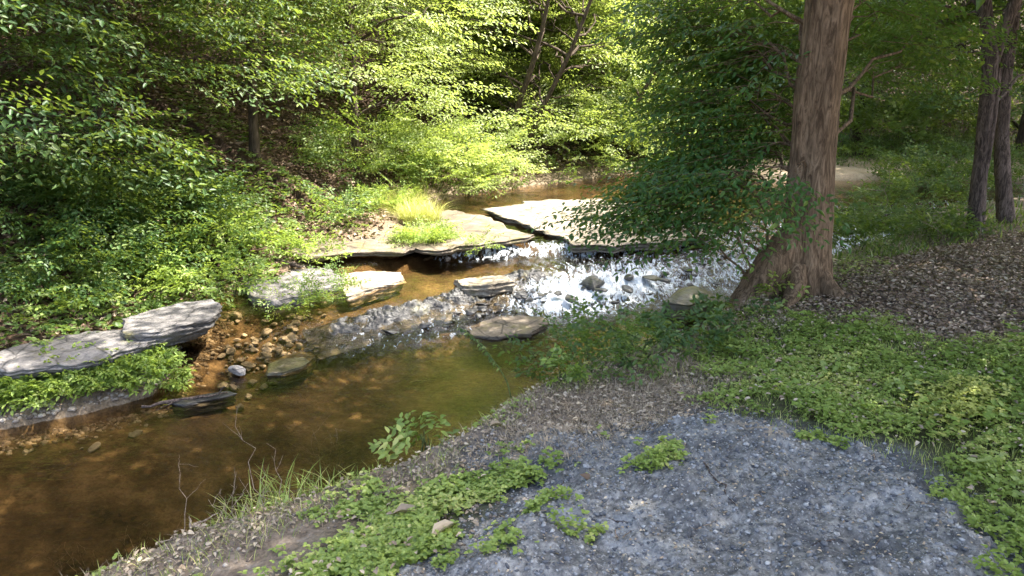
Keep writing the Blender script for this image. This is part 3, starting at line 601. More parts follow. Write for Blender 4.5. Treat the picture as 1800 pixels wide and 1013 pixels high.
link('upper_crown', leafmesh('upper_crown', f_[0], f_[1], f_[2], f_[3], M['leaf_elm'], seed=6, var=f_[4]), tw)
x, y, z = ground_at(1772, 390); B3 = np.array([x, y, z]); at3 = lambda px, py, yy: rel(PD(px, py, yy), B3)
s1 = dens([at3(1775, 420, y), at3(1768, 385, y), at3(1763, 320, y), at3(1760, 240, y+.1), at3(1764, 150, y+.2), at3(1775, 60, y+.3), at3(1790, -40, y+.3), (.2, .5, 4.0), (.3, .6, 7)], [.16, .10, .085, .08, .08, .078, .07, .06, .02], 6)
tree('straight_tree', 'dark straight trunk just behind and right of the forked tree', 'tree', tuple(B3), [(smooth(s1[0], 3), s1[1], 16)], [(*at3(1850, -60, y+1), .8, .8, .4, 40), (*at3(1740, -120, y+.5), .8, .8, .4, 40), (.5, .5, 4.5, 1, 1, .5, 50), (-.8, .4, 5.5, 1, 1, .5, 50), (.6, -1.1, 5.2, 1, 1, .5, 50), (.2, .2, 6.6, 1, 1, .5, 50)], 'mid', 'leaf_elm', 'bark_dark', 16)
# ------------------------------------------------------------ trees whose crowns shade the near bank (trunks outside the frame)
def simple_tree(name, label, x, y, h, R, zlo, nc, per, kind, lm, bark, seed, r0=.14, lean=(0, 0), group=None, density=1., cen=(0, 0)):
    rr_ = np.random.default_rng(seed); z = gz(x, y)
    return tree(name, label, 'tree', (x, y, z), [trunkpath(h, lean, r0, r0*.2, seed)], auto_clusters(rr_, h, R, zlo, h, nc, per, cen), kind, lm, bark, seed, group, density)
NB = simple_tree('shade_tree', 'broad tree on the near bank beyond the right edge', 5.6, 4.2, 8.5, 3.0, 3.6, 20, 27, 'top', 'leaf_elm', 'bark', 31, .16)
for k, (xx, yy, rz, sc_, lab) in enumerate([(7.8, 6.8, 1.2, 1.05, 'broad tree standing right of the forked tree'), (5.6, 1.0, 2.4, 1.0, 'broad tree at the right behind the viewpoint'), (7.9, 11.0, 3, 1.0, 'unseen broad tree added to shade the meadow at right'), (11.5, 15.0, 5, 1.1, 'unseen broad tree added to shade the far end of the meadow')]):  # last two copies stand out of view, added to shade the meadow
    copy_tree(NB, (xx, yy, gz(xx, yy)), rz, sc_, lab, 'trees of the near bank')
NB['group'] = 'trees of the near bank'
# ------------------------------------------------------------ left bank forest
def gb(px, py, yhint=None, z0=.6): return ground_at(px, py, z0)
THK = []
left = [  # x, y, height, crown radius, crown low z, clusters, sprays per cluster, leaf kind, material, label
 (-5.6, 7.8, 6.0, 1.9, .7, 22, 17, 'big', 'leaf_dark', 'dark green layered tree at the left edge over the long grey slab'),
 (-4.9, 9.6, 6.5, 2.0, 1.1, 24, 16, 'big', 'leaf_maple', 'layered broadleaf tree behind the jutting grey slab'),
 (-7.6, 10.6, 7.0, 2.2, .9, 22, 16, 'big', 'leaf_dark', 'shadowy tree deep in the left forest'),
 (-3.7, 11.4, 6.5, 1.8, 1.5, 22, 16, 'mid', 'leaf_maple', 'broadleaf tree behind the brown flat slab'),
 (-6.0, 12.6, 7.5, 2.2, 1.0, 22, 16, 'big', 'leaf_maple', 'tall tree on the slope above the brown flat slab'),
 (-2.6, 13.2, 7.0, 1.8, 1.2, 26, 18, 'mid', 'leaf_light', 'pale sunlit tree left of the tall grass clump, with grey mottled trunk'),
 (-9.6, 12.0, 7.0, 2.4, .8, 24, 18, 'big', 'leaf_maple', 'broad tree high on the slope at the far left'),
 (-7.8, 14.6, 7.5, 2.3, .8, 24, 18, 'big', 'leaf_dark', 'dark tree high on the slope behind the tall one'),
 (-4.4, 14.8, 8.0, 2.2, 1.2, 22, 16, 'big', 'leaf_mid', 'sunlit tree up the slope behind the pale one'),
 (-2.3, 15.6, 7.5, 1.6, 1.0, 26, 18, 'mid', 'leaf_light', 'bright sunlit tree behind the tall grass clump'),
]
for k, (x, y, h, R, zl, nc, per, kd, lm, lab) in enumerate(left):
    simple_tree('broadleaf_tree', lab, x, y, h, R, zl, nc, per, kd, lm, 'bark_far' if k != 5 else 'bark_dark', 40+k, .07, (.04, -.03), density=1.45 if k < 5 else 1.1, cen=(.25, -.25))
# far bank, centre: leaning dark trunks in bright foliage
def leaning(px0, py0, px1, py1, px2, py2, lab, seed, lm='leaf_light', rad=.055, R=1.9, zoff=.5, per=28, nc=24):
    x, y, z = ground_at(px0, py0, .6); b0 = np.array([x, y, z]); pts = [(0, 0, -.3), (0, 0, 0), rel(PD(px1, py1, y), b0), rel(PD(px2, py2, y-.2), b0)]
    e = (pts[3]-pts[2]); pts += [pts[3]+e*.8+np.array([0, 0, .3]), pts[3]+e*1.5+np.array([0, 0, 1.0])]
    s_ = dens(pts, [rad*1.5, rad, rad*.8, rad*.7, rad*.5, rad*.2], 5); rr_ = np.random.default_rng(seed)
    C_ = auto_clusters(rr_, 6.5, R, zoff, 4.4, nc, per, (pts[3][0]*.7, .5))
    C_ = [(c[0], c[1]+(1.0 if c[2] < 4.2 else .3), *c[2:]) for c in C_]
    return tree('leaning_tree', lab, 'tree', (x, y, z), [(smooth(s_[0], 3), s_[1], 10)], C_, 'mid', lm, 'bark_far', seed)
leaning(915, 296, 945, 205, 1000, 100, 'slender dark trunk leaning right over the far pool in bright foliage', 61)
leaning(882, 288, 905, 200, 935, 120, 'thinner dark trunk leaning beside the slender leaning one', 62, per=16, rad=.07)
leaning(1060, 285, 1090, 230, 1150, 130, 'low leaning tree with brown exposed roots at the far bank', 63, nc=12)
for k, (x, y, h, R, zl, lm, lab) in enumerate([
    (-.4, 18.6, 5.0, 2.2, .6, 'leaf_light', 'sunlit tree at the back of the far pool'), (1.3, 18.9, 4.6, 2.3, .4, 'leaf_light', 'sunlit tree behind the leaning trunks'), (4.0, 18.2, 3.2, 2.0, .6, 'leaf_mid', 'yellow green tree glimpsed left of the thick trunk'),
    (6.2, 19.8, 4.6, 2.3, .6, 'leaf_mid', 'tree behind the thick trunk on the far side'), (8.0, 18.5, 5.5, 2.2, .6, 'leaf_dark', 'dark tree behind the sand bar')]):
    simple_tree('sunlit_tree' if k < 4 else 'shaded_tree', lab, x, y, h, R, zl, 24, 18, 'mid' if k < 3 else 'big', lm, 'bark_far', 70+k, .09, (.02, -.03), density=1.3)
for k, (x, y, R, H, n, lm, lab) in enumerate([(.2, 18.0, 1.2, 3.0, 260, 'leaf_light', 'tall pale thicket behind the slender leaning trunks'), (1.9, 18.2, 1.2, 3.2, 280, 'leaf_light', 'tall sunny thicket right of the slender leaning trunks'), (3.4, 17.6, 1.2, 2.4, 240, 'leaf_light', 'sunny thicket glimpsed beside the drooping branch'), (-1.0, 17.2, 1.0, 2.6, 220, 'leaf_light', 'pale thicket left of the leaning trunks')]):
    THK.append((lab, x, y, R, H, n, lm, k))
BG = [simple_tree('forest_tree', 'forest tree of the slope behind the creek', -9.5, 13.5, 8.5, 2.7, .8, 24, 15, 'far', 'leaf_dark', 'bark_far', 91, .11),
      simple_tree('forest_tree', 'forest tree of the slope behind the creek', -1.5, 20.5, 9.5, 2.8, .9, 24, 16, 'far', 'leaf_mid', 'bark_far', 92, .11)]
for b_ in BG: b_['group'] = 'forest trees on the slope'
for k, (x, y) in enumerate([(-8.5, 17), (-5.5, 18.5), (-12.5, 11), (-12.5, 16), (-10.5, 21), (-14, 7), (-9.2, 7.0), (1.8, 22.5), (5.2, 23.5), (8.6, 23), (11.8, 21.5), (14.5, 19), (11.2, 17.5), (-5, 23), (-1.5, 25), (3.5, 27), (8, 27.5), (13, 26), (17.5, 22), (17, 16.5), (14, 14.5), (18, 11), (-16, 13), (-15, 19), (-9, 26), (-3, 29), (7, 32), (14, 31), (20, 27)]):
    copy_tree(BG[0] if (x < -4 or x > 4.0) else BG[1], (x, y, gz(x, y)-.1), k*1.7, .9+.35*((k*7) % 5)/5, 'forest tree of the slope behind the creek', 'forest trees on the slope')
# ------------------------------------------------------------ shrubs and herbs
def shrub(name, lab, x, y, R, H, n, kind, lm, seed, cat='shrub', group=None, sc=(.6, 1.1), z=None, stems=7, wr=.45, up=(.1, 1.2), zcap=9.):
    r = np.random.default_rng(seed); z = gz(x, y)-.02 if z is None else z; T = thing(name, lab, cat, (x, y, z), group); mb = MB()
    a = r.uniform(0, 2*math.pi, n); q = r.random(n)**.6; O = np.c_[np.cos(a)*q*R, np.sin(a)*q*R, H*(1-.5*q**2)*r.uniform(.35, 1, n)]
    O[:, 2] += [min(gz(x+o[0], y+o[1])-z, zcap) for o in O] if R > .25 else 0
    D = np.c_[np.cos(a)+r.normal(0, .5, n), np.sin(a)+r.normal(0, .5, n), r.uniform(*up, n)]
    f_ = foliage(kind, O, D, r.uniform(*sc, n), r.normal(0, .4, n), seed)
    for k in range(stems): j = r.integers(0, n); mb.tube(curve((O[j][0]*.3, O[j][1]*.3, -.03), O[j], 6, .02, .08, r), np.linspace(.008, .002, 6), 4)
    link('stems', mb.mesh('stems', M['stem']), T); link('foliage', leafmesh('foliage', f_[0], f_[1], f_[2], f_[3], M[lm], seed=seed, var=f_[4], wr=wr), T); return T
def sp(px, py, z0=.4): x, y, z = ground_at(px, py, z0); return x, y
for k, (px, py, R, H, n, kd, lm, lab) in enumerate([
    (140, 540, .4, .25, 80, 'herb', 'leaf_lime', 'bright green undergrowth above the long grey slab'),
    (240, 528, .5, .34, 100, 'herb', 'leaf_lime', 'bright green undergrowth behind the jutting slab'),
    (350, 510, .5, .42, 80, 'herb', 'leaf_lime', 'bright leafy undergrowth right of the jutting slab, upper part'),
    (410, 520, .35, .30, 50, 'herb', 'leaf_mid', 'broad leafed green plant by the dark side of the tilted slab'),
    (300, 480, .6, .45, 70, 'herb', 'leaf_maple', 'mid green undergrowth on the slope over the jutting slab'),
    (400, 450, .6, .50, 90, 'herb', 'leaf_lime', 'tall yellow green undergrowth left of the brown flat slab'),
    (180, 490, .6, .4, 50, 'herb', 'leaf_dark', 'undergrowth beneath the dark trees at far left'),
    (50, 555, .35, .25, 50, 'herb', 'leaf_maple', 'undergrowth at the left edge behind the long slab'),
    (490, 445, .3, .2, 34, 'herb', 'leaf_lime', 'low green plant at the left end of the brown flat slab'),
    (550, 455, .3, .25, 40, 'herb', 'leaf_lime', 'low bright plant in front of the brown flat slab'),
    (560, 395, .5, .35, 50, 'herb', 'leaf_maple', 'dark green plant behind the brown flat slab'),
    (600, 380, .4, .35, 40, 'herb', 'leaf_mid', 'green plant under the mottled trunk'),
    (820, 340, .5, .3, 50, 'herb', 'leaf_mid', 'green plants at the water edge left of the leaning trunks'),
    (975, 312, .4, .25, 30, 'herb', 'leaf_lime', 'lit herbs at the foot of the leaning trunks'),
    (1040, 298, .5, .4, 40, 'herb', 'leaf_mid', 'herbs on the far bank under the low leaning tree'),
    (880, 325, .4, .3, 40, 'herb', 'leaf_mid', 'herbs overhanging the far pool'),
    ]):
    x, y = sp(px, py); shrub('undergrowth', lab, x, y, R, H, n, kd, lm, 200+k, 'plant')
r5 = np.random.default_rng(55)
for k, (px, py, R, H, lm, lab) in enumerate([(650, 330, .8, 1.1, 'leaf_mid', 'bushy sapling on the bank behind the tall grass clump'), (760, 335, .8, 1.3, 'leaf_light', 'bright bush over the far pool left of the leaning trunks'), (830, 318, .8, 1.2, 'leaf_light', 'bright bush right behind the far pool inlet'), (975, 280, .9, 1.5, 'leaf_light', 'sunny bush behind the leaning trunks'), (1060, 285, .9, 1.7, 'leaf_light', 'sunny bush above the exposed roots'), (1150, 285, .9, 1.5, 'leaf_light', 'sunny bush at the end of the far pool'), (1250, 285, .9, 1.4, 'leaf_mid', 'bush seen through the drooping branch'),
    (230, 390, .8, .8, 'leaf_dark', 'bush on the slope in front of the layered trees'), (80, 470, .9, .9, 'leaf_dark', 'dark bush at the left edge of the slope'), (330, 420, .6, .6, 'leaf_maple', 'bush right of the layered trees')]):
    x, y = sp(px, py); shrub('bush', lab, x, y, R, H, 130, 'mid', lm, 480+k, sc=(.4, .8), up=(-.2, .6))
for lab, x, y, R, H, n, lm, k in THK: shrub('thicket', lab, x, y, R, H, n, 'mid', lm, 840+k, sc=(.5, .9), up=(-.3, .4))
# creeping greenery over the left shore
for k, (px, py, R, n, lm, lab) in enumerate([(10, 694, .30, 110, 'leaf_lime', 'bright creeping greenery below the left end of the long slab'), (95, 682, .29, 110, 'leaf_lime', 'bright creeping greenery below the middle of the long slab'), (175, 668, .27, 110, 'leaf_lime', 'bright creeping greenery hanging over the shore stones'), (245, 655, .28, 100, 'leaf_lime', 'mound of bright greenery over the right end of the long slab'),
        (270, 585, .26, 60, 'leaf_mid', 'green creeper between the two grey slabs'), (-70, 705, .34, 90, 'leaf_lime', 'bright creeping greenery at the left frame edge')]):
    x, y, z = P(px, py, .12); shrub('creeping_plant', lab, x, y, R, .22, n*3, 'herb', lm, 240+k, 'plant', z=.06, sc=(.35, .65), up=(-.1, .8), zcap=.05)
for k, (px, py, R, n, lab) in enumerate([(510, 532, .22, 45, 'green fringe along the left foot of the tilted slab'), (560, 520, .22, 50, 'green fringe along the right foot of the tilted slab'), (590, 497, .16, 34, 'small green tuft between the tilted slab and the pale flat rock'), (600, 450, .14, 20, 'small green herb at the lip of the brown slab'), (680, 443, .16, 24, 'green herb hanging from the lip between the two flat slabs')]):
    x, y, z = P(px, py, .25); shrub('fringe_plant', lab, x, y, R, .16, n, 'fern', 'leaf_lime' if k > 2 else 'leaf_mid', 260+k, 'plant', z=.16, sc=(.4, .8))
# grass blades
def blades(n, x, y, z, L, r, width=.006, lean=.5, spread=None):
    a = r.uniform(0, 2*math.pi, n); ln = L*r.uniform(.5, 1.1, n); le = lean*r.uniform(.3, 1.3, n); segs = 4; V = []
    u = np.stack([np.cos(a), np.sin(a), 0*a], -1); s_ = np.stack([-np.sin(a), np.cos(a), 0*a], -1); b = np.stack([x, y, z], -1)
    for k in range(segs+1):
        h = k/segs; c = b+u*(ln*le*h*h)[:, None]+np.array([0, 0, 1])*(ln*h*(1-.35*le*h))[:, None]; w_ = width*(1-h)**.6*(ln/L)[:, None]
        V += [c-s_*w_*.5, c+s_*w_*.5]
    V = np.stack(V, 1).reshape(-1, 3); k = np.arange(n)*(2*(segs+1)); Q = np.concatenate([np.stack([k+2*i, k+2*i+1, k+2*i+3, k+2*i+2], -1) for i in range(segs)])
    return V, Q, np.repeat(r.random(n), 2*(segs+1))
for k, (px, py, z, R, L, n, lm, lab) in enumerate([
    (655, 372, .46, .30, .36, 900, 'leaf_lime', 'left part of the tall grass clump on the flat slab'), (700, 372, .46, .32, .46, 1300, 'leaf_yellow', 'tall pale sunlit grass clump between the two flat slabs'), (738, 390, .46, .24, .42, 900, 'leaf_yellow', 'pale grass at the back of the wedge-shaped slab'),
    (752, 425, .42, .24, .26, 1100, 'leaf_lime', 'dense bright green grass tuft hanging over the slab edge'), (735, 350, .5, .12, .75, 90, 'leaf_lime', 'few tall stems rising above the grass clump'), (520, 905, .85, .22, .2, 260, 'leaf_clover', 'arching green grass tuft at the lip above the dark pool'), (440, 935, .8, .14, .16, 160, 'leaf_clover', 'small grass tuft left of the arching one'),
    (620, 865, .9, .16, .12, 140, 'leaf_clover', 'short grass on the lip above the dark pool')]):
    x, y, _z = P(px, py, z); r = np.random.default_rng(300+k); a = r.uniform(0, 6.3, n); q = np.sqrt(r.random(n))*R; V, Q, rn = blades(n, np.cos(a)*q*1.2, np.sin(a)*q, 0*a-.04, L, r, .008 if k < 5 else .006, 1.0 if L < .6 else .25)
    zz = z if k < 5 else gz(x, y)
    tag(link('grass_clump', npmesh('grass_clump', V, Q, M[lm], False, dict(rnd=rn)), None, (x, y, zz)), lab, 'grass')
for k, (px, py, R, n, lm, lab) in enumerate([(690, 375, .34, 90, 'leaf_lime', 'leafy herbs growing inside the tall grass clump'), (745, 420, .24, 80, 'leaf_lime', 'leafy herbs draped over the slab edge below the grass clump'), (620, 400, .2, 30, 'leaf_mid', 'herbs at the left foot of the grass clump'), (835, 438, .1, 14, 'leaf_lime', 'small herbs along the front lip of the wedge-shaped slab')]):
    x, y, z = P(px, py, .46); shrub('grass_side_herbs', lab, x, y, R, .3 if k == 0 else .14, n, 'fern', lm, 340+k, 'plant', z=.42, sc=(.5, .9), up=(.0, 1.0))
# near plants on the lip
def herb(name, lab, px, py, z, H, R, n, kind, lm, seed, sc=(.5, .9), up=(.1, 1.0), wr=.5):
    x, y, _z = P(px, py, z); g_ = gz(x, y); return shrub(name, lab, x, y, R, H, n, kind, lm, seed, 'plant', sc=sc, z=g_-.02, up=up, wr=wr)
herb('leafy_plant', 'compound-leafed green plant leaning over the dark pool from the lip', 748, 775, .95, .28, .09, 14, 'herb', 'leaf_clover', 400, sc=(.5, .8), up=(-.2, .3))
herb('leafy_plant', 'green leaf cluster just above the lip at the middle of the near shore', 725, 800, .9, .16, .08, 8, 'herb', 'leaf_clover', 401, sc=(.4, .7), up=(-.2, .3))
herb('feathery_plant', 'airy feathery bush at the lip before the white water', 1035, 672, .95, .32, .18, 26, 'fern', 'leaf_maple', 402, sc=(.6, 1.1), up=(.4, 1.6))
herb('feathery_plant', 'shorter feathery plant left of the airy bush', 1000, 675, .95, .22, .14, 18, 'fern', 'leaf_maple', 409, sc=(.5, .9), up=(.3, 1.3))
herb('leafy_plant', 'small yellow green plant beside the dark stone on the lip', 985, 690, 1.0, .12, .06, 10, 'herb', 'leaf_lime', 403, sc=(.3, .5))
for k, (px, py, H, R, n, lm, kd, lab) in enumerate([(1130, 628, .16, .22, 30, 'leaf_dark', 'herb', 'dark green bank plant right of the airy bush'), (1190, 605, .16, .22, 34, 'leaf_dark', 'herb', 'dark green bank plant above the shaded water'), (1235, 590, .12, .16, 18, 'leaf_dark', 'herb', 'dark green bank plant before the leaning root'), (1295, 560, .08, .12, 12, 'leaf_dark', 'herb', 'low dark plant at the foot of the leaning root'), (1350, 520, .1, .15, 16, 'leaf_clover', 'herb', 'low green plant at the foot of the thick trunk'),
     (1500, 440, .35, .3, 50, 'leaf_maple', 'herb', 'green bank plant right of the thick trunk'), (1560, 395, .4, .6, 60, 'leaf_maple', 'herb', 'dark green bush at the bend of the creek'), (1620, 372, .5, .8, 80, 'leaf_maple', 'herb', 'green bush left of the forked tree'), (1665, 345, .6, .9, 90, 'leaf_maple', 'herb', 'upper green bush behind the forked tree'), (1600, 330, .5, .5, 80, 'leaf_maple', 'herb', 'green bush by the sand bar'), (1700, 318, .6, .9, 90, 'leaf_maple', 'herb', 'dark bush behind the forked trunk'),
     (1640, 420, .2, .3, 40, 'leaf_maple', 'herb', 'low green plant on the litter left of the forked tree'), (1480, 415, .3, .25, 36, 'leaf_maple', 'herb', 'green plant behind the thick trunk by the bluish riffle'), (1770, 330, .6, .9, 80, 'leaf_maple', 'herb', 'dark bush between the right hand trunks'), (1500, 282, .35, .7, 60, 'leaf_maple', 'herb', 'lit green herbs behind the sand bar'), (1600, 270, .4, .8, 70, 'leaf_maple', 'herb', 'meadow herbs behind the right bank'), (1690, 265, .5, .8, 70, 'leaf_maple', 'herb', 'meadow herbs at the foot of the dark slope')]):
    x, y, z = ground_at(px, py, .8); shrub('bank_plant' if k < 5 else 'bank_shrub', lab, x, y, R, H, n if k < 5 else int(n*2.2), kd, lm, 420+k, 'plant', sc=(.4, .75) if k < 5 else (.7, 1.4))
x, y, z = ground_at(1540, 262, .9); shrub('broadleaf_shrub', 'big-leafed yellow green shrub behind the sand bar', x, y, 1.0, 1.1, 60, 'far', 'leaf_mid', 470, 'shrub', sc=(.4, .8), wr=.7)
x, y, z = ground_at(1680, 250, .9); shrub('broadleaf_shrub', 'pale-leafed shrub before the dark hollow at right', x, y, .8, 1.3, 40, 'far', 'leaf_mid', 471, 'shrub', sc=(.4, .8), wr=.6)
# arching stem with hanging leaflets
x, y, z = P(905, 705, 1.0); b0 = np.array([x, y, gz(x, y)]); T = thing('arching_stem', 'arching green stem with paired leaflets reaching over the amber pool', 'plant', tuple(b0))
ks = [(0, 0, -.05)]+[rel(PD(a, b, y+k*.05), b0) for k, (a, b) in enumerate([(893, 672), (872, 640), (850, 612), (828, 590), (806, 576)])]
c_, rr_ = dens(ks, np.linspace(.005, .0015, 6), 8); c_ = smooth(c_, 6); mb = MB(); mb.tube(c_, rr_, 5); link('stem', mb.mesh('stem', M['stem']), T)
r = np.random.default_rng(5); pp = np.repeat(c_[14:], 3, 0); n = len(pp); d_ = r.normal(0, 1, (n, 3)); d_[:, 2] = -np.abs(d_[:, 2])*.6; nn = r.normal(0, .4, (n, 3))+[0, 0, 1]
link('leaflets', leafmesh('leaflets', pp, d_, nn, r.uniform(.018, .034, n), M['leaf_maple'], seed=5), T)
# dark stone on the lip, dry stems, sticks
x, y, z = ground_at(953, 668, 1.0); s_ = tag(link('dark_stone', CBW[0], None, (x, y, z+.015)), 'small black stone perched at the lip of the near bank', 'stone'); s_.scale = (.032, .03, .03)
def drystems(lab, px, py, z0, n, H, seed, spread=.12, branch=3, up=.25, name='dry_stems', rad=.0018):
    x, y, z = ground_at(px, py, z0); r = np.random.default_rng(seed); mb = MB()
    for k in range(n):
        a = np.array([r.normal(0, spread), r.normal(0, spread*.6), -.02]); h = H*r.uniform(.5, 1.1); b = a+np.array([r.normal(0, up*h), r.normal(0, up*h), h]); p = curve(a, b, 8, 0, .10, r); mb.tube(p, np.linspace(rad, rad*.4, 8), 4)
        for j in range(branch):
            q = p[r.integers(3, 8)]; mb.tube(curve(q, q+r.normal(0, .25*h, 3)*[1, 1, .4]+[0, 0, .12*h], 5, 0, .1, r), np.linspace(rad*.6, rad*.25, 5), 3)
    return tag(link(name, mb.mesh(name, M['drystem']), None, (x, y, z)), lab, 'dead plant')
drystems('tangle of dry stems in the bottom left corner', 130, 1010, .75, 12, .22, 1, .12)
drystems('tall fine dry stalks standing over the dark pool', 580, 855, .93, 9, .45, 2, .07, 3, .12)
drystems('bent dry twigs over the dark pool left of the tall stalks', 380, 930, .85, 8, .28, 3, .08, 3, .6)
drystems('thin bare twig standing right of the driftwood', 480, 900, .9, 4, .35, 4, .05, 2, .4)
drystems('dry twigs in the bottom left beside the leafy plant', 250, 965, .8, 7, .2, 5, .1)
drystems('dry stalks behind the compound-leafed plant', 800, 770, .97, 8, .18, 6, .08, 2, .4)
drystems('bare sapling by the bend of the creek', 1555, 405, .8, 1, 1.0, 7, .01, 5, .08, 'bare_sapling', .007)
drystems('dry roots under the litter left of the forked tree', 1670, 420, 1.0, 7, .25, 8, .2, 2, 1.5, 'dry_stems', .006)
def stick(lab, p0, p1, z, rad, mat='drystem', n=10, sag=.01, name='stick', fork=0, seed=0, cat='stick'):
    r = np.random.default_rng(seed); a = P(*p0, z); b = P(*p1, z); a = np.array([a[0], a[1], 0]); b = np.array([b[0], b[1], 0]); mid = (a+b)/2
    p = curve(a, b, n, 0, .06, r); p[:, 2] = [gz(q[0], q[1])+rad*1.2for q in p]
    if inside(np.array([mid[0]]), np.array([mid[1]]), ASH)[0]: p[:, 2] = ashz(p[:, 0], p[:, 1])+rad*.7; 
    if z < .5: p[:, 2] = z
    mb = MB(); mb.tube(p-[*mid[:2], p[:, 2].mean()], np.linspace(rad, rad*.5, n)*(1+.2*r.normal(size=n)), 8, cap=True)
    for k in range(fork):
        q = p[r.integers(2, n-1)]-[*mid[:2], p[:, 2].mean()]; mb.tube(curve(q, q+r.normal(0, 1, 3)*[.1, .1, .04]+[0, 0, .04], 6, 0, .1, r), np.linspace(rad*.4, rad*.1, 6), 5)
    return tag(link(name, mb.mesh(name, M[mat]), None, (mid[0], mid[1], p[:, 2].mean())), lab, cat)
stick('weathered driftwood piece with splintered end at the lip of the dark pool', (285, 905), (355, 945), .88, .016, fork=7, seed=1, name='driftwood', cat='driftwood')
stick('pale grey stick lying on the lip near the tall dry stalks', (640, 885), (715, 845), 1.0, .010, seed=2)
stick('brown log lodged under the plants left of the brown slab', (450, 448), (530, 470), .40, .045, 'bark_dark', seed=3, name='log', cat='log')
stick('small dark root arching out of the ash gravel', (1235, 840), (1290, 935), 1.13, .004, 'bark_dark', seed=4, sag=.03, name='root', cat='root')
stick('thin twig on the dry grass at the lip', (930, 700), (1000, 660), 1.05, .004, seed=5)
stick('pale twig in the litter right of the thick trunk', (1560, 470), (1640, 430), 1.1, .006, seed=6)
stick('curved pale twig on the gravel near the bottom', (1080, 965), (1110, 945), 1.14, .003, seed=7)
stick('fallen branch lying in the amber shallows', (250, 715), (400, 690), .02, .018, 'bark_dark', seed=8, fork=2, name='branch', cat='branch')
rt = np.random.default_rng(66)
for k in range(26):
    px, py = (rt.uniform(880, 1650), rt.uniform(790, 1000)) if k < 16 else (rt.uniform(1450, 1780), rt.uniform(420, 540)); L_ = rt.uniform(14, 55); an = rt.uniform(0, 3.14)
    o = stick('thin twig lying on the ash gravel' if k < 16 else 'thin twig lying in the leaf litter', (px, py), (px+L_*math.cos(an), py+L_*.5*math.sin(an)), 1.14, rt.uniform(.0012, .003), 'drystem' if k % 2 else 'bark_dark', seed=30+k, name='twig', cat='twig'); o['group'] = 'twigs on the ash gravel' if k < 16 else 'twigs in the leaf litter'
# curled dead leaves
def bigleaf(lab, px, py, z, L, ang, mat='dry', seed=1, wr=.3):
    x, y, zz = ground_at(px, py, z); d_ = np.array([[math.cos(ang), math.sin(ang), .05]]); me = leafmesh('dead_leaf', np.zeros((1, 3)), d_, np.array([[.1, -.1, 1.]]), np.array([L]), M[mat], wr=wr, fold=.5, seed=seed)
    return tag(link('dead_leaf', me, None, (x, y, zz+.05)), lab, 'dead leaf')
bigleaf('long pale curled dead leaf on the gravel edge near the bottom', 755, 985, 1.12, .17, 1.0, 'dry', 1, .22)
bigleaf('tan dead leaf lying among the clover left of the gravel', 690, 925, 1.1, .13, .1, 'dry', 2)
bigleaf('brown curled leaf on the gravel', 1035, 868, 1.13, .06, 2.2, 'deadleaf', 3, .6)
bigleaf('grey dead leaf on the lip below the feathery bush', 860, 768, 1.05, .08, .6, 'dry', 4)
bigleaf('pale leaf on the grass in the middle of the near bank', 1360, 655, 1.1, .06, .3, 'dry', 6, .5)
# ------------------------------------------------------------ ground cover (stuff)
_c = np.mean([p[:2] for p in ASH], 0); ASHO = [(_c[0]+(p[0]-_c[0])*1.15, _c[1]+(p[1]-_c[1])*1.15) for p in ASH]
def scatter(region, n, seed, lo=(-2.2, 1.2), hi=(6.5, 9.5), thr=0., noise=.35, ns=1.6):
    r = np.random.default_rng(seed); xs, ys, c = [], [], 0
    for _ in range(40):
        x = r.uniform(lo[0], hi[0], 40000); y = r.uniform(lo[1], hi[1], 40000); d = region(x, y)+fbm(x, y, ns, 5, seed)*noise*2
        k = d > thr+r.normal(0, .06, len(d)); xs.append(x[k]); ys.append(y[k]); c += int(k.sum())
        if c >= n: break
    x = np.concatenate(xs)[:n]; y = np.concatenate(ys)[:n]; return x, y, np.where(inside(x, y, ASHO), np.maximum(terrain(x, y), ashz(x, y)), terrain(x, y))
def clover(name, lab, region, n, seed, mat, size=.016, lift=.035, **kw):
    x, y, z = scatter(region, n, seed, **kw); r = np.random.default_rng(seed+1); n = len(x)
    mound = np.clip(fbm(x, y, 5, 3, seed+2)+.2, 0, 1); z = z+lift*r.uniform(.2, 1.2, n)*(.5+mound*2)
    k = 3; a0 = r.uniform(0, 6.3, n); P_ = np.repeat(np.stack([x, y, z], -1), k, 0); a = (a0[:, None]+np.arange(k)*2.1+r.normal(0, .2, (n, k))).ravel(); t_ = r.normal(.15, .3, n*k)
    D_ = np.stack([np.cos(a), np.sin(a), t_], -1); N_ = np.stack([r.normal(0, .3, n*k), r.normal(0, .3, n*k), np.ones(n*k)], -1)
    var = np.repeat(np.clip(.45+fbm(x, y, 2.5, 3, seed+9)*1.1, 0, 1), k)
    me = leafmesh(name, P_, D_, N_, np.repeat(size*r.uniform(.6, 1.35, n), k), M[mat], wr=.75, fold=.12, seed=seed, var=var)
    return tag(link(name, me), lab, 'ground cover' if False else None, kind='stuff')
S1 = lambda x, y: sdf(x, y, CLO); S2 = lambda x, y: sdf(x, y, CLO2); SL = lambda x, y: sdf(x, y, LIT); SA = lambda x, y: sdf(x, y, ASH); SD = lambda x, y: sdf(x, y, DRY)
clover('clover', 'green clover and weeds covering the right of the near bank', lambda x, y: np.minimum(S1(x, y)+.1, -SA(x, y)+.22)-np.clip(fbm(x, y, 2.9, 5, 91)*3.4+.02, 0, 1), 34000, 500, 'leaf_clover', .015, .05, thr=.05)
clover('clover', 'green weeds growing between the gravel and the lip of the dark pool', S2, 4600, 510, 'leaf_clover', .018, .04, hi=(1, 4.5), noise=.55, ns=4.5, thr=.08)
clover('broad_weeds', 'taller broad-leafed weeds among the clover', lambda x, y: np.minimum(S1(x, y), -SA(x, y)+.1), 1500, 505, 'leaf_lime', .034, .06, thr=.1, noise=.7, ns=2.1)
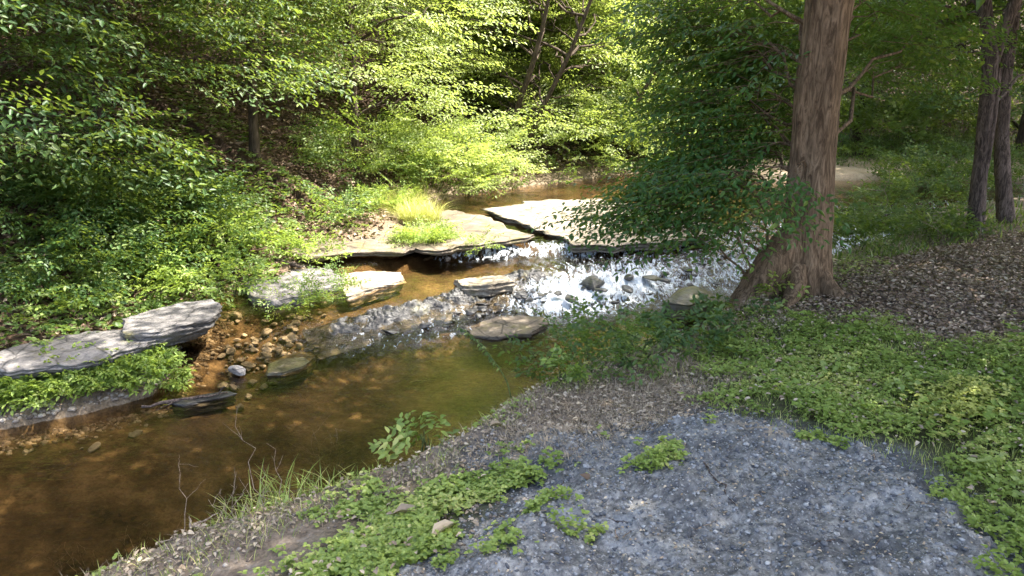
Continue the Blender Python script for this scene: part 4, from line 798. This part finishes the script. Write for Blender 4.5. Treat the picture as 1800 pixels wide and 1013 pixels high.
YP = poly([(1640, 705), (1730, 705), (1750, 750), (1680, 765), (1620, 730)]); clover('yellow_leaves', 'pale yellow patch of small leaves among the clover', lambda x, y: sdf(x, y, YP), 700, 520, 'leaf_yellow', .018, .07, lo=(1, 3), hi=(4, 6), noise=.15, thr=.02)  # small pale yellow leaves scattered inside one outline
AP = lambda x, y: np.where((SA(x, y) > .1), .0, -1)
clover('gravel_weeds', 'scattered small weeds sprouting from the gravel patch', lambda x, y: np.where(SA(x, y) > .05, fbm(x, y, 4.3, 4, 77)*2-.50+.12*sst(x, 1.0, 1.9), -1), 700, 530, 'leaf_clover', .016, .04, hi=(4.2, 4.5), noise=0, thr=0)
def grass(name, lab, region, n, seed, mat, L, w_=.0035, lean=.6, **kw):
    x, y, z = scatter(region, n, seed, **kw); r = np.random.default_rng(seed+1); V, Q, rn = blades(len(x), x, y, z-.01, L, r, w_, lean)
    return tag(link(name, npmesh(name, V, Q, M[mat], False, dict(rnd=rn))), lab, kind='stuff')
GR = poly([(1180, 600), (1290, 530), (1440, 525), (1560, 545), (1660, 600), (1800, 570), (2400, 600), (2400, 900), (1700, 760), (1300, 720), (1220, 650)])
grass('grass', 'short green grass between the leaf litter and the clover', lambda x, y: sdf(x, y, GR), 26000, 600, 'leaf_clover', .05, .004, noise=.3)
grass('grass', 'sparse grass blades among the clover', S1, 16000, 601, 'leaf_clover', .065, noise=.4)
grass('dry_grass', 'dry straw coloured grass along the lip of the near bank', SD, 9000, 602, 'dry', .05, .003, 1.3, noise=.4)
LPb = [LIP[k] for k in range(0, 11)]
def lipregion(x, y): d, s_, _ = pdist(x, y, LIP); q = -d*s_; return .22-np.abs(q-.10)
grass('lip_grass', 'fine dry grass fringe along the lip', lipregion, 9000, 603, 'dry', .07, .0028, 1.2, noise=.5, thr=.05)
grass('lip_grass', 'green grass fringe along the lip', lipregion, 7000, 604, 'leaf_clover', .07, .0035, .9, noise=.7, ns=2.5, thr=.12)
clover('lip_weeds', 'small weeds along the lip', lipregion, 2600, 605, 'leaf_clover', .018, .03, noise=.8, ns=2, thr=.15)
def litter(name, lab, region, n, seed, size, mat='deadleaf', lift=.006, **kw):
    x, y, z = scatter(region, n, seed, **kw); r = np.random.default_rng(seed+1); n = len(x); a = r.uniform(0, 6.3, n); D_ = np.stack([np.cos(a), np.sin(a), r.normal(.1, .25, n)], -1); N_ = np.stack([r.normal(0, .45, n), r.normal(0, .45, n), np.ones(n)], -1)
    me = leafmesh(name, np.stack([x, y, z+lift+r.uniform(0, .015, n)], -1), D_, N_, size*r.uniform(.5, 1.3, n), M[mat], wr=.5, fold=.35, seed=seed); return tag(link(name, me), lab, kind='stuff')
litter('leaf_litter', 'brown dead leaves covering the ground under the right hand trees', lambda x, y: np.minimum(SL(x, y)+.15, 3), 26000, 700, .035, noise=.2, hi=(7, 11))
litter('leaf_litter', 'paler curled dead leaves among the brown litter under the trees', lambda x, y: SL(x, y)+.1, 9000, 706, .034, 'dry', noise=.35, hi=(7, 11), ns=1.1)
litter('leaf_litter', 'grey brown litter on the dry part of the near bank', lambda x, y: np.maximum(SD(x, y), lipregion(x, y)), 9000, 701, .024, 'dry', noise=.3)
litter('clover_litter', 'scattered tan dead leaves among the clover', lambda x, y: np.maximum(S1(x, y), S2(x, y)), 2200, 705, .026, 'dry', .035, noise=.4)
litter('gravel_litter', 'small bits of litter scattered on the gravel patch', SA, 1500, 702, .014, 'dry', .004, hi=(4, 5), noise=.2)
def farreg(x, y):
    d, s_, _ = pdist(x, y, SHO); return np.minimum(d*s_-.3, 5.0)
litter('forest_litter', 'fallen brown leaves on the left forest slope', farreg, 42000, 703, .085, 'deadleaf', .01, lo=(-11, 4), hi=(3, 20), noise=.2)
def far_clover(x, y):
    d, s_, _ = pdist(x, y, SHO); return np.where((d*s_ > .1) & (d*s_ < 4), fbm(x, y, .9, 3, 33)*2-.25+.3*sst(-x, 2, 5), -1)
clover('forest_weeds', 'low green weeds on the left forest floor', far_clover, 8000, 704, 'leaf_mid', .05, .08, lo=(-9, 4), hi=(2, 18), noise=0)
def meadow(x, y):
    d, s_, _ = pdist(x, y, SHO); d2, s2, _ = pdist(x, y, LIP); return np.where(x > 2.5, np.maximum(np.where(y > 11, d*s_-.9, -1), np.where(y > 7.0, np.minimum(-d2*s2-.0, -SL(x, y)-.1), -1)), -1)
grass('meadow_grass', 'green grass of the shaded meadow at the creek bend', meadow, 26000, 705, 'leaf_maple', .13, .022, .8, lo=(2, 7), hi=(16, 22), noise=.3)
def gravel(name, lab, region, n, seed, mat, smin, smax, lift, **kw):
    x, y, z = scatter(region, n, seed, **kw); r = np.random.default_rng(seed+1); n = len(x)
    t_ = (1+5**.5)/2; iv = np.array([(-1, t_, 0), (1, t_, 0), (-1, -t_, 0), (1, -t_, 0), (0, -1, t_), (0, 1, t_), (0, -1, -t_), (0, 1, -t_), (t_, 0, -1), (t_, 0, 1), (-t_, 0, -1), (-t_, 0, 1)])/1.9
    it = np.array([(0, 11, 5), (0, 5, 1), (0, 1, 7), (0, 7, 10), (0, 10, 11), (1, 5, 9), (5, 11, 4), (11, 10, 2), (10, 7, 6), (7, 1, 8), (3, 9, 4), (3, 4, 2), (3, 2, 6), (3, 6, 8), (3, 8, 9), (4, 9, 5), (2, 4, 11), (6, 2, 10), (8, 6, 7), (9, 8, 1)])
    s_ = smin*(smax/smin)**(r.random(n)**2.2); v = iv[None]*r.uniform(.6, 1.3, (n, 12, 1))*np.stack([s_*r.uniform(.8, 1.4, n), s_*r.uniform(.6, 1.1, n), s_*r.uniform(.4, .8, n)], -1)[:, None, :]
    a = r.uniform(0, 6.3, n); c_, q_ = np.cos(a)[:, None], np.sin(a)[:, None]; V = np.stack([v[..., 0]*c_-v[..., 1]*q_+x[:, None], v[..., 0]*q_+v[..., 1]*c_+y[:, None], v[..., 2]+(z+lift)[:, None]], -1).reshape(-1, 3)
    T = (it[None]+np.arange(n)[:, None, None]*12).reshape(-1, 3)
    return tag(link(name, npmesh(name, V, None, M[mat], False, dict(rnd=np.repeat(r.random(n), 12)), T)), lab, kind='stuff')
def gravmat(name, stops):
    m, tr = newmat(name); t = NT(tr); g = t.pos(); c = t.ramp(t.attr('rnd'), stops); n_ = t.noise(120, 3, .6, g)
    t.l(t.prin(t.mix(t.ramp(n_, [(.35, .5), (.55, 0)]), c, (.04, .04, .045)), .8, None, .3), t.out.inputs[0]); M[name] = m
gravmat('grit', [(0, (.07, .072, .08)), (.45, (.16, .165, .175)), (.8, (.27, .275, .28)), (1, (.42, .41, .39))])
gravmat('pebbles', [(0, (.10, .075, .055)), (.5, (.22, .18, .145)), (1, (.45, .39, .32))])
gravel('ash_gravel', 'loose bluish grey grit and stones on the ash patch', SA, 17000, 800, 'grit', .002, .013, .001, hi=(4.3, 5.2), noise=.25, thr=-.08)
gravel('bank_gravel', 'mixed brown and grey grit on the bare soil of the near bank', lambda x, y: np.maximum(np.maximum(SD(x, y), S2(x, y)), lipregion(x, y)), 7000, 801, 'pebbles', .003, .014, .002, noise=.3)
def shorereg(x, y):
    d, s_, _ = pdist(x, y, SHO); q = d*s_; return np.where(x < -1.8, .16-np.abs(q+.02), -1)
gravel('shore_gravel', 'pale pebbles and gravel along the left shore', shorereg, 6000, 802, 'pebbles', .008, .035, .0, lo=(-6.5, 4), hi=(-1.5, 9), noise=.12)
SC.render.resolution_x = 1024; SC.render.resolution_y = 576
